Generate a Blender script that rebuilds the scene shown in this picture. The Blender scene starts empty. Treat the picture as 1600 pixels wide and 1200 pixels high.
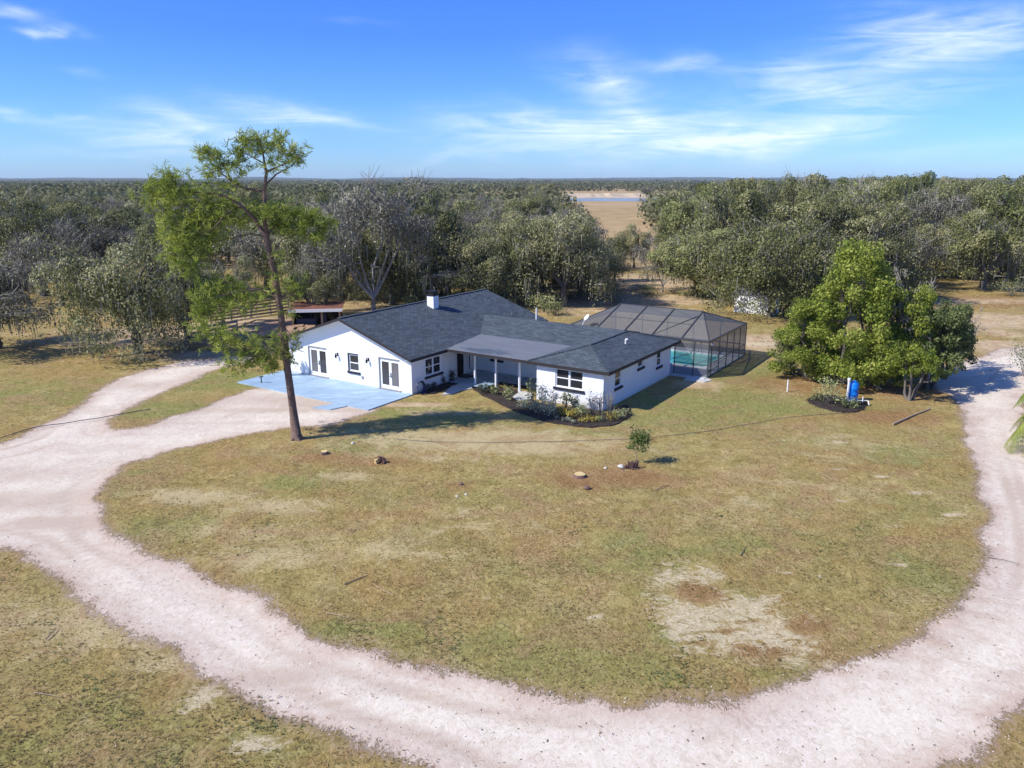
import bpy, bmesh, math, random
import numpy as np
from mathutils import Vector, Matrix, noise as mnoise

rng = np.random.default_rng(7)
random.seed(7)
scene = bpy.context.scene

# ------------------------------------------------------------------ camera
F_PX, CAM_H, HORIZON = 1207.0, 14.1, 282.0
PITCH = math.atan((600 - HORIZON) / F_PX)
cam_data = bpy.data.cameras.new('camera')
cam_data.sensor_width = 36.0
cam_data.lens = 36.0 * F_PX / 1600.0
cam_data.clip_start = 0.1
cam_data.clip_end = 20000
cam = bpy.data.objects.new('camera', cam_data)
cam.location = (0, 0, CAM_H)
cam.rotation_euler = (math.pi / 2 - PITCH, 0, 0)
scene.collection.objects.link(cam)
scene.camera = cam

# ------------------------------------------------------------------ sun, sky, exposure
SUN_AZ, SUN_EL = math.radians(18), math.radians(42)
light_dir = Vector((math.cos(SUN_EL) * math.cos(SUN_AZ), math.cos(SUN_EL) * math.sin(SUN_AZ), -math.sin(SUN_EL)))
sd = bpy.data.lights.new('sun', 'SUN')
sd.energy = 4.3
sd.angle = math.radians(0.5)
sd.color = (1.0, 0.95, 0.86)
sun = bpy.data.objects.new('sun', sd)
sun.rotation_euler = light_dir.to_track_quat('-Z', 'Y').to_euler()
scene.collection.objects.link(sun)

scene.view_settings.view_transform = 'Standard'
scene.view_settings.look = 'None'
scene.view_settings.gamma = 1.0
scene.view_settings.use_curve_mapping = False
scene.view_settings.exposure = 0.52
scene.render.engine = 'CYCLES'
scene.cycles.max_bounces = 6
scene.cycles.transparent_max_bounces = 24
scene.cycles.diffuse_bounces = 3
scene.cycles.volume_bounces = 0


class NT:
    """small node-tree helper"""
    def __init__(self, tree):
        self.t = tree
        self.t.nodes.clear()

    def n(self, typ, **kw):
        nd = self.t.nodes.new(typ)
        for k, v in kw.items():
            if k.startswith('i_'):
                nd.inputs[k[2:].replace('_', ' ')].default_value = v
            else:
                setattr(nd, k, v)
        return nd

    def l(self, a, b):
        self.t.links.new(a, b)

    def sock(self, s, v):
        if hasattr(v, 'is_output') or isinstance(v, bpy.types.NodeSocket):
            self.l(v, s)
        else:
            s.default_value = v

    def math(self, op, a, b=0.0, c=0.0, clamp=False):
        nd = self.t.nodes.new('ShaderNodeMath')
        nd.operation = op
        nd.use_clamp = clamp
        self.sock(nd.inputs[0], a)
        self.sock(nd.inputs[1], b)
        self.sock(nd.inputs[2], c)
        return nd.outputs[0]

    def mix(self, f, a, b, mode='MIX'):
        nd = self.t.nodes.new('ShaderNodeMix')
        nd.data_type = 'RGBA'
        nd.blend_type = mode
        self.sock(nd.inputs[0], f)
        for s, v in ((nd.inputs[6], a), (nd.inputs[7], b)):
            if isinstance(v, (tuple, list)):
                v = tuple(v) + (1.0,) if len(v) == 3 else v
            self.sock(s, v)
        return nd.outputs[2]

    def ramp(self, f, stops):
        nd = self.t.nodes.new('ShaderNodeValToRGB')
        els = nd.color_ramp.elements
        while len(els) < len(stops):
            els.new(0.5)
        for e, (p, c) in zip(els, stops):
            e.position = p
            e.color = (c, c, c, 1) if isinstance(c, (int, float)) else tuple(c) + (1,)
        self.l(f, nd.inputs[0])
        return nd.outputs[0]

    def noise(self, vec, scale, detail=4, rough=0.55, dist=0.0):
        nd = self.t.nodes.new('ShaderNodeTexNoise')
        nd.inputs['Scale'].default_value = scale
        nd.inputs['Detail'].default_value = detail
        nd.inputs['Roughness'].default_value = rough
        nd.inputs['Distortion'].default_value = dist
        if vec is not None:
            self.l(vec, nd.inputs['Vector'])
        return nd.outputs[0]

    def scaled(self, vec, s, r=(0, 0, 0), loc=(0, 0, 0)):
        nd = self.t.nodes.new('ShaderNodeMapping')
        nd.inputs['Scale'].default_value = s
        nd.inputs['Rotation'].default_value = r
        nd.inputs['Location'].default_value = loc
        self.l(vec, nd.inputs['Vector'])
        return nd.outputs[0]


world = bpy.data.worlds.new('World')
scene.world = world
world.use_nodes = True
N = NT(world.node_tree)
sky = N.n('ShaderNodeTexSky', sky_type='NISHITA')
sky.sun_disc = False
sky.sun_elevation = SUN_EL
sky.sun_rotation = math.radians(252)
sky.altitude = 50
sky.air_density = 1.0
sky.dust_density = 0.35
sky.ozone_density = 3.0
tc = N.n('ShaderNodeTexCoord')
sep = N.n('ShaderNodeSeparateXYZ')
N.l(tc.outputs['Generated'], sep.inputs[0])
hx = N.math('ARCTAN2', sep.outputs[0], sep.outputs[1])
hyp = N.math('SQRT', N.math('ADD', N.math('POWER', sep.outputs[0], 2), N.math('POWER', sep.outputs[1], 2)))
el = N.math('ARCTAN2', sep.outputs[2], hyp)
comb = N.n('ShaderNodeCombineXYZ')
N.l(hx, comb.inputs[0])
N.l(el, comb.inputs[1])


def azel(px, py):
    v = Vector(((px - 800) / F_PX, 1.0, (600 - py) / F_PX))
    v = Matrix.Rotation(-PITCH, 3, 'X') @ v
    return math.atan2(v.x, v.y), math.atan2(v.z, math.hypot(v.x, v.y))


# cirrus: wisps (pixel in the photo, half width, half height in pixels, tilt, amount)
WISPS = [(1455, 48, 105, 26, -4, .95), (1400, 90, 90, 18, -3, .5), (1550, 60, 80, 22, 2, .5), (1235, 105, 55, 15, -5, .75),
         (1330, 115, 160, 16, 4, .45), (1310, 150, 105, 18, -2, .8), (1430, 145, 120, 14, 5, .35),
         (1080, 106, 75, 12, -7, .55), (935, 116, 68, 24, -18, .72), (950, 135, 70, 14, -8, .4),
         (985, 182, 50, 16, -10, .8), (1020, 208, 200, 30, 1, .85), (1220, 212, 190, 18, 9, .8),
         (870, 205, 150, 30, 0, .65), (1120, 225, 150, 16, 4, .6), (790, 190, 130, 18, -3, .35),
         (290, 187, 75, 17, -10, .85), (225, 213, 90, 15, -8, .8), (330, 205, 90, 10, -5, .4),
         (445, 177, 95, 17, -8, .72), (510, 187, 60, 9, -4, .5), (30, 20, 38, 6, -10, .75), (60, 50, 16, 5, -6, .8),
         (110, 53, 26, 6, -6, .85), (15, 182, 35, 5, 0, .6), (95, 182, 25, 4, 0, .3), (240, 240, 130, 9, 0, .3),
         (830, 238, 60, 6, -4, .45), (700, 245, 60, 7, 10, .4), (560, 35, 45, 5, -3, .2), (130, 110, 30, 4, -4, .2),
         (1450, 235, 180, 9, 6, .22), (1150, 60, 0, 0, 0, 0)]
flow = N.scaled(comb.outputs[0], (6.0, 44.0, 1), (0, 0, math.radians(4)))
n1 = N.noise(flow, 1.0, 7, 0.62, 1.4)
flow2 = N.scaled(comb.outputs[0], (30.0, 120.0, 1), (0, 0, math.radians(12)))
n2 = N.noise(flow2, 1.0, 5, 0.6, 0.8)
warpx = N.math('MULTIPLY', N.math('SUBTRACT', N.noise(N.scaled(comb.outputs[0], (9, 22, 1)), 1.0, 3, .5), 0.5), 0.07)
warpy = N.math('MULTIPLY', N.math('SUBTRACT', N.noise(N.scaled(comb.outputs[0], (11, 16, 1), (0, 0, 0), (5, 3, 0)), 1.0, 3, .5), 0.5), 0.045)
ax = N.math('ADD', hx, warpx)
ey = N.math('ADD', el, warpy)
total = None
for (px, py, w, h, tilt, amt) in WISPS:
    if amt == 0:
        continue
    a0, e0 = azel(px, py)
    w_, h_ = w / F_PX, h / F_PX
    t = math.radians(tilt)
    dx = N.math('SUBTRACT', ax, a0)
    dy = N.math('SUBTRACT', ey, e0)
    u = N.math('ADD', N.math('MULTIPLY', dx, math.cos(t) / w_), N.math('MULTIPLY', dy, math.sin(t) / w_))
    v = N.math('ADD', N.math('MULTIPLY', dx, -math.sin(t) / h_), N.math('MULTIPLY', dy, math.cos(t) / h_))
    r2 = N.math('ADD', N.math('MULTIPLY', u, u), N.math('MULTIPLY', v, v))
    g = N.math('MULTIPLY', N.math('EXPONENT', N.math('MULTIPLY', r2, -1.1)), amt)
    total = g if total is None else N.math('ADD', total, g)
# the same cirrus goes on thinly behind the camera
back = N.ramp(N.noise(N.scaled(comb.outputs[0], (2.2, 9, 1), (0, 0, .1), (3, 1, 0)), 1.0, 3, .5), [(0.55, 0.0), (0.8, 0.5)])
outside = N.ramp(N.math('ABSOLUTE', hx), [(0.20, 0.0), (0.35, 1.0)])
nd = N.n('ShaderNodeMath', operation='MULTIPLY')
N.l(N.math('MULTIPLY', back, N.math('GREATER_THAN', N.math('ABSOLUTE', hx), 0.75)), nd.inputs[0])
nd.inputs[1].default_value = 0.6
total = N.math('ADD', total, nd.outputs[0])
streak = N.ramp(n1, [(0.33, 0.14), (0.68, 1.0)])
fine = N.ramp(n2, [(0.3, 0.75), (0.7, 1.0)])
cl = N.math('MULTIPLY', N.math('MULTIPLY', total, streak), fine)
cl = N.math('MULTIPLY', N.math('MINIMUM', N.math('MULTIPLY', cl, 1.0), 1.0), 0.82, clamp=True)
tintn = N.t.nodes.new('ShaderNodeMix')
tintn.data_type = 'RGBA'
tintn.blend_type = 'MULTIPLY'
tintn.inputs[0].default_value = 1.0
N.l(sky.outputs[0], tintn.inputs[6])
# clear air: deep blue overhead, pale towards the horizon
elr = N.ramp(N.math('MULTIPLY', el, 2.2), [(0.0, (0.63, 1.0, 1.75)), (0.20, (0.46, 0.84, 1.62)), (0.36, (0.36, 0.72, 1.62)), (0.55, (0.37, 0.75, 1.68)), (1.0, (0.55, 0.85, 1.6))])
N.l(elr, tintn.inputs[7])
col = N.mix(cl, tintn.outputs[2], (9.0, 9.9, 11.0))
bg = N.n('ShaderNodeBackground')
bg.inputs['Strength'].default_value = 0.085
N.l(col, bg.inputs['Color'])
wo = N.n('ShaderNodeOutputWorld')
N.l(bg.outputs[0], wo.inputs[0])

# ------------------------------------------------------------------ metric helpers
HOUSE_O = Vector((5.735, 46.772, 0))
HOUSE_A = math.radians(33.07)
HX = Vector((math.cos(HOUSE_A), -math.sin(HOUSE_A), 0))
HY = Vector((math.sin(HOUSE_A), math.cos(HOUSE_A), 0))


def ground(px, py, z=0.0):
    """the point of the ground that the survey of the photograph gives for a pixel"""
    u, v = (px - 800) / F_PX, (600 - py) / F_PX
    d = Vector((u, math.cos(PITCH) + v * math.sin(PITCH), -math.sin(PITCH) + v * math.cos(PITCH)))
    t = (z - CAM_H) / d.z
    return Vector((d.x * t, d.y * t, z))


def height_at(p, py):
    """height above ground point p of something whose top shows at row py"""
    # dep = y cosP - (z-H) sinP ; up = y sinP + (z-H) cosP ; 600-py = F*up/dep
    k = (600 - py) / F_PX
    y = p[1]
    c, s = math.cos(PITCH), math.sin(PITCH)
    dz = (k * y * c - y * s) / (c + k * s)
    return dz + CAM_H


def HP(x, y, z=0.0):
    return HOUSE_O + HX * x + HY * y + Vector((0, 0, z))


# ------------------------------------------------------------------ object helpers
COL = scene.collection


def tag(o, label=None, cat=None, group=None, kind=None):
    if label: o['label'] = label
    if cat: o['category'] = cat
    if group: o['group'] = group
    if kind: o['kind'] = kind
    return o


def empty(name, loc=(0, 0, 0), rz=0.0):
    o = bpy.data.objects.new(name, None)
    o.empty_display_size = 0.3
    COL.objects.link(o)
    o.location = loc
    o.rotation_euler = (0, 0, rz)
    return o


def link(name, me, parent=None, mats=None):
    o = bpy.data.objects.new(name, me)
    COL.objects.link(o)
    if parent is not None:
        o.parent = parent
    if mats:
        if not isinstance(mats, (list, tuple)):
            mats = [mats]
        for m in mats:
            me.materials.append(m)
    return o


def copy_tree(o, parent=None):
    c = o.copy()
    COL.objects.link(c)
    if parent is not None:
        c.parent = parent
    for ch in list(o.children):
        copy_tree(ch, c)
    return c


class MB:
    """collects polygons; build() links them as one mesh object"""
    def __init__(self):
        self.v, self.f, self.m, self.uv = [], [], [], []

    def poly(self, pts, mi=0, uv=None):
        b = len(self.v)
        self.v += [tuple(p) for p in pts]
        self.f.append(tuple(range(b, b + len(pts))))
        self.m.append(mi)
        self.uv.append(uv if uv else [(p[0], p[1]) for p in pts])

    def box(self, x0, y0, z0, x1, y1, z1, mi=0):
        a = [(x0, y0, z0), (x1, y0, z0), (x1, y1, z0), (x0, y1, z0), (x0, y0, z1), (x1, y0, z1), (x1, y1, z1), (x0, y1, z1)]
        for q in ((3, 2, 1, 0), (4, 5, 6, 7), (0, 1, 5, 4), (1, 2, 6, 5), (2, 3, 7, 6), (3, 0, 4, 7)):
            self.poly([a[i] for i in q], mi)
        return self

    def prism(self, pts, t, mi=0, side=None, bottom=None):
        """slab: polygon pts (counter-clockwise from above) with thickness t straight down"""
        side = mi if side is None else side
        bottom = mi if bottom is None else bottom
        # uv: along the eave (first edge) and up the slope
        p0, p1 = Vector(pts[0]), Vector(pts[1])
        e = (p1 - p0).normalized()
        n = None
        for k in range(2, len(pts)):
            n = (p1 - p0).cross(Vector(pts[k]) - p0)
            if n.length > 1e-6: break
        g = n.normalized().cross(e)
        uv = [((Vector(p) - p0).dot(e), (Vector(p) - p0).dot(g)) for p in pts]
        self.poly(pts, mi, uv)
        low = [(p[0], p[1], p[2] - t) for p in pts]
        self.poly(low[::-1], bottom)
        k = len(pts)
        for i in range(k):
            j = (i + 1) % k
            self.poly([low[i], low[j], pts[j], pts[i]], side)
        return self

    def bar(self, a, b, w, h=None, mi=0, up=(0, 0, 1)):
        h = w if h is None else h
        a, b = Vector(a), Vector(b)
        d = (b - a).normalized()
        upv = Vector(up)
        if abs(d.dot(upv)) > 0.98:
            upv = Vector((0, 1, 0))
        s = d.cross(upv).normalized() * (w / 2)
        t = s.cross(d).normalized() * (h / 2)
        c = [a - s - t, a + s - t, a + s + t, a - s + t, b - s - t, b + s - t, b + s + t, b - s + t]
        for q in ((3, 2, 1, 0), (4, 5, 6, 7), (0, 1, 5, 4), (1, 2, 6, 5), (2, 3, 7, 6), (3, 0, 4, 7)):
            self.poly([c[i] for i in q], mi)
        return self

    def tube(self, pts, radii, sides=6, mi=0, cap=True):
        pts = [Vector(p) for p in pts]
        rings = []
        ref = Vector((0.13, 0.27, 0.95)).normalized()
        for i, p in enumerate(pts):
            d = (pts[min(i + 1, len(pts) - 1)] - pts[max(i - 1, 0)])
            d = d.normalized() if d.length > 1e-6 else Vector((0, 0, 1))
            s = d.cross(ref)
            if s.length < 0.1:
                s = d.cross(Vector((1, 0, 0)))
            s.normalize()
            t = s.cross(d)
            r = radii[i] if hasattr(radii, '__len__') else radii
            b = len(self.v)
            for k in range(sides):
                a = 2 * math.pi * k / sides
                self.v.append(tuple(p + (s * math.cos(a) + t * math.sin(a)) * r))
            rings.append(b)
        for i in range(len(pts) - 1):
            for k in range(sides):
                j = (k + 1) % sides
                self.f.append((rings[i] + k, rings[i] + j, rings[i + 1] + j, rings[i + 1] + k))
                self.m.append(mi)
                self.uv.append([(0, 0)] * 4)
        if cap:
            for b, rev in ((rings[0], False), (rings[-1], True)):
                q = [b + k for k in range(sides)]
                self.f.append(tuple(q[::-1] if rev else q))
                self.m.append(mi)
                self.uv.append([(0, 0)] * sides)
        return self

    def build(self, name, mats, parent=None, smooth=False):
        me = bpy.data.meshes.new(name)
        me.from_pydata(self.v, [], self.f)
        me.polygons.foreach_set('material_index', self.m)
        uvl = me.uv_layers.new(name='UVMap')
        flat = [c for u in self.uv for p in u for c in p]
        uvl.data.foreach_set('uv', flat)
        if smooth:
            me.polygons.foreach_set('use_smooth', [True] * len(me.polygons))
        bm = bmesh.new()
        bm.from_mesh(me)
        bmesh.ops.recalc_face_normals(bm, faces=bm.faces) if False else None
        bm.to_mesh(me)
        bm.free()
        me.update()
        return link(name, me, parent, mats)


def cards_mesh(name, verts, mat=None, k=4):
    """verts: array (n,k,3) of separate polygons with k corners"""
    n = verts.shape[0]
    me = bpy.data.meshes.new(name)
    me.vertices.add(n * k)
    me.vertices.foreach_set('co', verts.reshape(-1).astype(np.float32))
    me.loops.add(n * k)
    me.loops.foreach_set('vertex_index', np.arange(n * k, dtype=np.int32))
    me.polygons.add(n)
    me.polygons.foreach_set('loop_start', np.arange(0, n * k, k, dtype=np.int32))
    me.polygons.foreach_set('loop_total', np.full(n, k, dtype=np.int32))
    me.update(calc_edges=True)
    if mat:
        me.materials.append(mat)
    return me


def rand_dirs(n):
    v = rng.normal(size=(n, 3))
    return v / np.linalg.norm(v, axis=1)[:, None]


def leaf_cards(centers, size, aspect=0.6, up=0.0, jitter=0.35, normals=None, spread=0.7):
    """a leaf-shaped kite at each centre, of random direction or facing roughly along normals"""
    n = len(centers)
    a = rand_dirs(n)
    if normals is not None:
        nn = normals + rand_dirs(n) * spread
        nn /= np.linalg.norm(nn, axis=1)[:, None] + 1e-9
        a = a - nn * (a * nn).sum(1)[:, None]
        a /= np.linalg.norm(a, axis=1)[:, None] + 1e-9
        b = np.cross(nn, a)
        s = size * (1 + jitter * rng.normal(size=(n, 1))).clip(0.4, 1.8)
        a, b = a * s, b * s * aspect
        c = centers
        return np.stack([c - a * .5, c + b * .5 + a * .05, c + a * .5, c - b * .5 + a * .05], axis=1)
    if up:
        a[:, 2] += up
        a /= np.linalg.norm(a, axis=1)[:, None]
    b = np.cross(a, rand_dirs(n))
    b /= np.linalg.norm(b, axis=1)[:, None] + 1e-9
    s = size * (1 + jitter * rng.normal(size=(n, 1))).clip(0.4, 1.8)
    a, b = a * s, b * s * aspect
    c = centers
    return np.stack([c - a * .5, c + b * .5 + a * .05, c + a * .5, c - b * .5 + a * .05], axis=1)


# ------------------------------------------------------------------ materials
def mat(name):
    m = bpy.data.materials.new(name)
    m.use_nodes = True
    return m, NT(m.node_tree)


def finish(m, n, bsdf):
    o = n.n('ShaderNodeOutputMaterial')
    n.l(bsdf, o.inputs[0])
    return m


def simple(name, col, rough=0.7, var=0.12, scale=3.0, metallic=0.0, bump=0.0, bscale=20.0, spec=0.3):
    m, n = mat(name)
    tcn = n.n('ShaderNodeTexCoord')
    ns = n.noise(tcn.outputs['Object'], scale, 5, 0.6)
    c = n.mix(ns, tuple(x * (1 - var * 1.6) for x in col), tuple(min(1, x * (1 + var)) for x in col))
    b = n.n('ShaderNodeBsdfPrincipled')
    n.l(c, b.inputs['Base Color'])
    b.inputs['Roughness'].default_value = rough
    b.inputs['Metallic'].default_value = metallic
    b.inputs['Specular IOR Level'].default_value = spec
    if bump:
        bn = n.n('ShaderNodeBump')
        bn.inputs['Strength'].default_value = bump
        bn.inputs['Distance'].default_value = 0.03
        n.l(n.noise(tcn.outputs['Object'], bscale, 4, 0.6), bn.inputs['Height'])
        n.l(bn.outputs[0], b.inputs['Normal'])
    return finish(m, n, b.outputs[0])


def leafmat(name, stops, trans=0.3, rough=0.6, objvar=0.5):
    """foliage: each leaf and each tree its own tone"""
    m, n = mat(name)
    geo = n.n('ShaderNodeNewGeometry')
    oi = n.n('ShaderNodeObjectInfo')
    tcn = n.n('ShaderNodeTexCoord')
    big = n.noise(tcn.outputs['Object'], 0.55, 2, 0.5)
    f = n.math('ADD', n.math('MULTIPLY', geo.outputs['Random Per Island'], 0.65), n.math('MULTIPLY', n.math('SUBTRACT', big, 0.36), 1.6))
    f = n.math('ADD', f, n.math('MULTIPLY', n.math('SUBTRACT', oi.outputs['Random'], 0.5), objvar), clamp=True)
    c = n.ramp(f, stops)
    b = n.n('ShaderNodeBsdfPrincipled')
    n.l(c, b.inputs['Base Color'])
    b.inputs['Roughness'].default_value = rough
    b.inputs['Specular IOR Level'].default_value = 0.25
    t = n.n('ShaderNodeBsdfTranslucent')
    n.l(c, t.inputs['Color'])
    mx = n.n('ShaderNodeMixShader')
    mx.inputs[0].default_value = trans
    n.l(b.outputs[0], mx.inputs[1])
    n.l(t.outputs[0], mx.inputs[2])
    return finish(m, n, mx.outputs[0])


M = {}
M['oak_leaf'] = leafmat('oak_leaf', [(0.0, (.045, .055, .017)), (.4, (.15, .165, .052)), (.8, (.30, .295, .125)), (1, (.45, .42, .24))])
M['oak_green'] = leafmat('oak_green_leaf', [(0.0, (.055, .075, .02)), (.5, (.17, .195, .058)), (1, (.36, .36, .15))])
M['oak_grey'] = leafmat('grey_mossy_leaf', [(0.0, (.06, .062, .04)), (.4, (.16, .155, .105)), (.8, (.29, .275, .20)), (1, (.42, .39, .31))])
M['far_leaf'] = leafmat('far_oak_leaf', [(0.0, (.05, .06, .025)), (.5, (.115, .125, .05)), (1, (.21, .21, .11))])
M['moss'] = leafmat('spanish_moss', [(0.0, (.11, .112, .075)), (.5, (.19, .19, .135)), (1, (.29, .285, .22))], 0.2)
M['bright_leaf'] = leafmat('bright_leaf', [(0.0, (.05, .085, .012)), (.4, (.16, .215, .028)), (.8, (.29, .34, .05)), (1, (.42, .44, .10))], 0.35, objvar=.2)
M['needle'] = leafmat('pine_needle', [(0.0, (.12, .17, .035)), (.5, (.33, .40, .065)), (1, (.60, .60, .16))], 0.45)
M['bush_silver'] = leafmat('silver_leaf', [(0.0, (.20, .22, .12)), (.5, (.42, .44, .28)), (1, (.70, .70, .52))], .25)
M['bush_gold'] = leafmat('gold_leaf', [(0.0, (.16, .13, .02)), (.5, (.38, .30, .04)), (1, (.55, .46, .09))], .25)
M['bush_pale'] = leafmat('pale_yellow_green_leaf', [(0.0, (.15, .18, .05)), (.5, (.33, .36, .13)), (1, (.55, .55, .28))], .25)
M['bush_dark'] = leafmat('dark_leaf', [(0.0, (.012, .02, .012)), (.6, (.035, .05, .025)), (1, (.09, .11, .05))], .15)
M['bush_purple'] = leafmat('purple_leaf', [(0.0, (.04, .03, .03)), (.5, (.10, .07, .06)), (1, (.2, .2, .1))], .2)
M['bush_green'] = leafmat('mid_green_leaf', [(0.0, (.05, .08, .02)), (.5, (.15, .18, .06)), (1, (.32, .33, .14))], .25)
M['palm'] = leafmat('palm_leaf', [(0.0, (.10, .16, .02)), (.5, (.24, .30, .05)), (1, (.46, .46, .12))], .35)
M['air_plant'] = leafmat('air_plant', [(0.0, (.08, .08, .01)), (.5, (.18, .16, .02)), (1, (.3, .26, .04))], .2)
M['oak_bark'] = simple('oak_bark', (.16, .14, .12), .9, .5, 4, bump=.6, bscale=12)
M['pale_bark'] = simple('pale_lichen_bark', (.30, .28, .25), .9, .4, 3, bump=.5, bscale=12)
M['twig'] = simple('pale_twig', (.33, .30, .255), .9, .3, 3)
M['pine_bark'] = simple('pine_bark', (.20, .135, .105), .9, .55, 5, bump=.9, bscale=9)
M['white_paint'] = simple('white_paint', (.82, .83, .84), .6, .02, 1.5, bump=.08, bscale=30)
m, n = mat('white_stucco')
tcn = n.n('ShaderNodeTexCoord')
sx = n.n('ShaderNodeSeparateXYZ')
n.l(tcn.outputs['Object'], sx.inputs[0])
cl_ = n.noise(n.scaled(tcn.outputs['Object'], (1, 1, .5)), .9, 5, .6)
c = n.mix(cl_, (.72, .74, .75), (.84, .845, .85))
splash = n.ramp(n.math('ADD', sx.outputs[2], n.math('MULTIPLY', n.noise(tcn.outputs['Object'], 2.5, 5, .7), .7)), [(.3, .55), (.62, 0)])
c = n.mix(splash, c, (.50, .45, .38))
strk = n.ramp(n.noise(n.scaled(tcn.outputs['Object'], (5, 5, .35)), 1.0, 4, .6), [(.60, 0), (.74, .22)])
c = n.mix(strk, c, (.52, .52, .5))
b = n.n('ShaderNodeBsdfPrincipled')
n.l(c, b.inputs['Base Color'])
b.inputs['Roughness'].default_value = .8
bn = n.n('ShaderNodeBump')
bn.inputs['Strength'].default_value = .35
bn.inputs['Distance'].default_value = .02
n.l(n.noise(tcn.outputs['Object'], 40, 4, .6), bn.inputs['Height'])
n.l(bn.outputs[0], b.inputs['Normal'])
M['stucco'] = finish(m, n, b.outputs[0])
M['trim_dark'] = simple('dark_bronze_trim', (.035, .03, .032), .5, .15)
M['trim_grey'] = simple('grey_trim', (.22, .22, .235), .5, .1)
M['navy'] = simple('dark_sill_paint', (.028, .026, .038), .6, .15)
m, n = mat('grey_blue_painted_concrete')
geo = n.n('ShaderNodeNewGeometry')
wash = n.noise(n.scaled(geo.outputs['Position'], (.5, 1.8, 1), (0, 0, .6)), .8, 6, .62, 1.2)
c = n.ramp(wash, [(.35, (.25, .36, .47)), (.5, (.30, .42, .53)), (.62, (.37, .49, .59)), (.75, (.52, .62, .69))])
dirt = n.ramp(n.noise(geo.outputs['Position'], 2.4, 6, .7, .8), [(.56, 0), (.72, .35)])
c = n.mix(dirt, c, (.33, .30, .25))
b = n.n('ShaderNodeBsdfPrincipled')
n.l(c, b.inputs['Base Color'])
b.inputs['Roughness'].default_value = .55
M['concrete_blue'] = finish(m, n, b.outputs[0])
M['concrete'] = simple('pale_concrete', (.52, .52, .50), .8, .12, 1.2, bump=.15, bscale=25)
M['deck'] = simple('pool_deck_paint', (.50, .52, .53), .7, .08, 1.5)
M['cage'] = simple('bronze_aluminium', (.085, .087, .092), .4, .1, metallic=.3)
M['mulch'] = simple('dark_mulch', (.055, .042, .035), .95, .6, 14, bump=1, bscale=30)
M['blue_plastic'] = simple('blue_plastic', (.005, .17, .62), .35, .06)
M['white_plastic'] = simple('white_plastic', (.78, .79, .8), .4, .03)
M['black'] = simple('black_metal', (.015, .015, .017), .4, .1)
M['red_brown_door'] = simple('near_black_door', (.018, .014, .013), .5, .2)
M['wood_grey'] = simple('weathered_wood', (.30, .27, .23), .9, .35, 3, bump=.4)
M['wood_tan'] = simple('tan_plywood', (.42, .27, .17), .85, .3, 1.6, bump=.3)
M['rust'] = simple('rusty_sheet', (.20, .085, .055), .8, .3, 1.8)
M['stump'] = simple('fresh_cut_wood', (.62, .47, .22), .85, .15, 5)
M['bark_red'] = simple('purple_brown_bark', (.20, .12, .10), .9, .5, 8)
M['stick'] = simple('dry_stick', (.40, .30, .21), .9, .3, 4)
M['stone'] = simple('pale_stone', (.60, .57, .52), .9, .2, 4)
M['hose'] = simple('dark_hose', (.03, .04, .10), .4, .1)
M['dish'] = simple('white_dish', (.75, .76, .78), .4, .05)

# glass that shows the dark room behind it and mirrors the yard
m, n = mat('window_glass')
tcn = n.n('ShaderNodeTexCoord')
c = n.mix(n.noise(tcn.outputs['Object'], 1.3, 3, .5), (.010, .012, .014), (.055, .055, .06))
b = n.n('ShaderNodeBsdfPrincipled')
n.l(c, b.inputs['Base Color'])
b.inputs['Roughness'].default_value = 0.04
b.inputs['IOR'].default_value = 1.5
M['glass'] = finish(m, n, b.outputs[0])
m, n = mat('door_glass_with_blinds')
tcn = n.n('ShaderNodeTexCoord')
wv = n.n('ShaderNodeTexWave', wave_type='BANDS', bands_direction='Z')
wv.inputs['Scale'].default_value = 14
n.l(tcn.outputs['Object'], wv.inputs['Vector'])
c = n.mix(wv.outputs['Fac'], (.085, .08, .085), (.17, .16, .165))
b = n.n('ShaderNodeBsdfPrincipled')
n.l(c, b.inputs['Base Color'])
b.inputs['Roughness'].default_value = 0.08
M['glass_blind'] = finish(m, n, b.outputs[0])

# roof shingles
m, n = mat('asphalt_shingles')
uvn = n.n('ShaderNodeUVMap', uv_map='UVMap')
br = n.n('ShaderNodeTexBrick')
br.inputs['Scale'].default_value = 1.0
br.inputs['Mortar Size'].default_value = 0.013
br.inputs['Mortar Smooth'].default_value = 0.3
br.inputs['Brick Width'].default_value = 0.42
br.inputs['Row Height'].default_value = 0.19
br.inputs['Color1'].default_value = (.048, .063, .076, 1)
br.inputs['Color2'].default_value = (.092, .114, .132, 1)
br.inputs['Mortar'].default_value = (.018, .022, .027, 1)
n.l(uvn.outputs[0], br.inputs['Vector'])
ns = n.noise(n.scaled(uvn.outputs[0], (1, 1, 1)), 14, 5, .75)
ns2 = n.noise(n.scaled(uvn.outputs[0], (.25, .6, 1)), 1.0, 4, .6)
c = n.mix(.75, br.outputs['Color'], n.mix(ns, (.5, .5, .5), (1.5, 1.5, 1.5)), 'MULTIPLY')
c = n.mix(.8, c, n.mix(ns2, (.78, .78, .78), (1.25, 1.25, 1.25)), 'MULTIPLY')
b = n.n('ShaderNodeBsdfPrincipled')
n.l(c, b.inputs['Base Color'])
b.inputs['Roughness'].default_value = .85
b.inputs['Specular IOR Level'].default_value = .35
bn = n.n('ShaderNodeBump')
bn.inputs['Strength'].default_value = .6
bn.inputs['Distance'].default_value = .02
n.l(br.outputs['Fac'], bn.inputs['Height'])
bn.invert = True
n.l(bn.outputs[0], b.inputs['Normal'])
M['shingle'] = finish(m, n, b.outputs[0])
m, n = mat('grey_roll_roofing')
tcn = n.n('ShaderNodeTexCoord')
sx = n.n('ShaderNodeSeparateXYZ')
n.l(tcn.outputs['Object'], sx.inputs[0])
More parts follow.
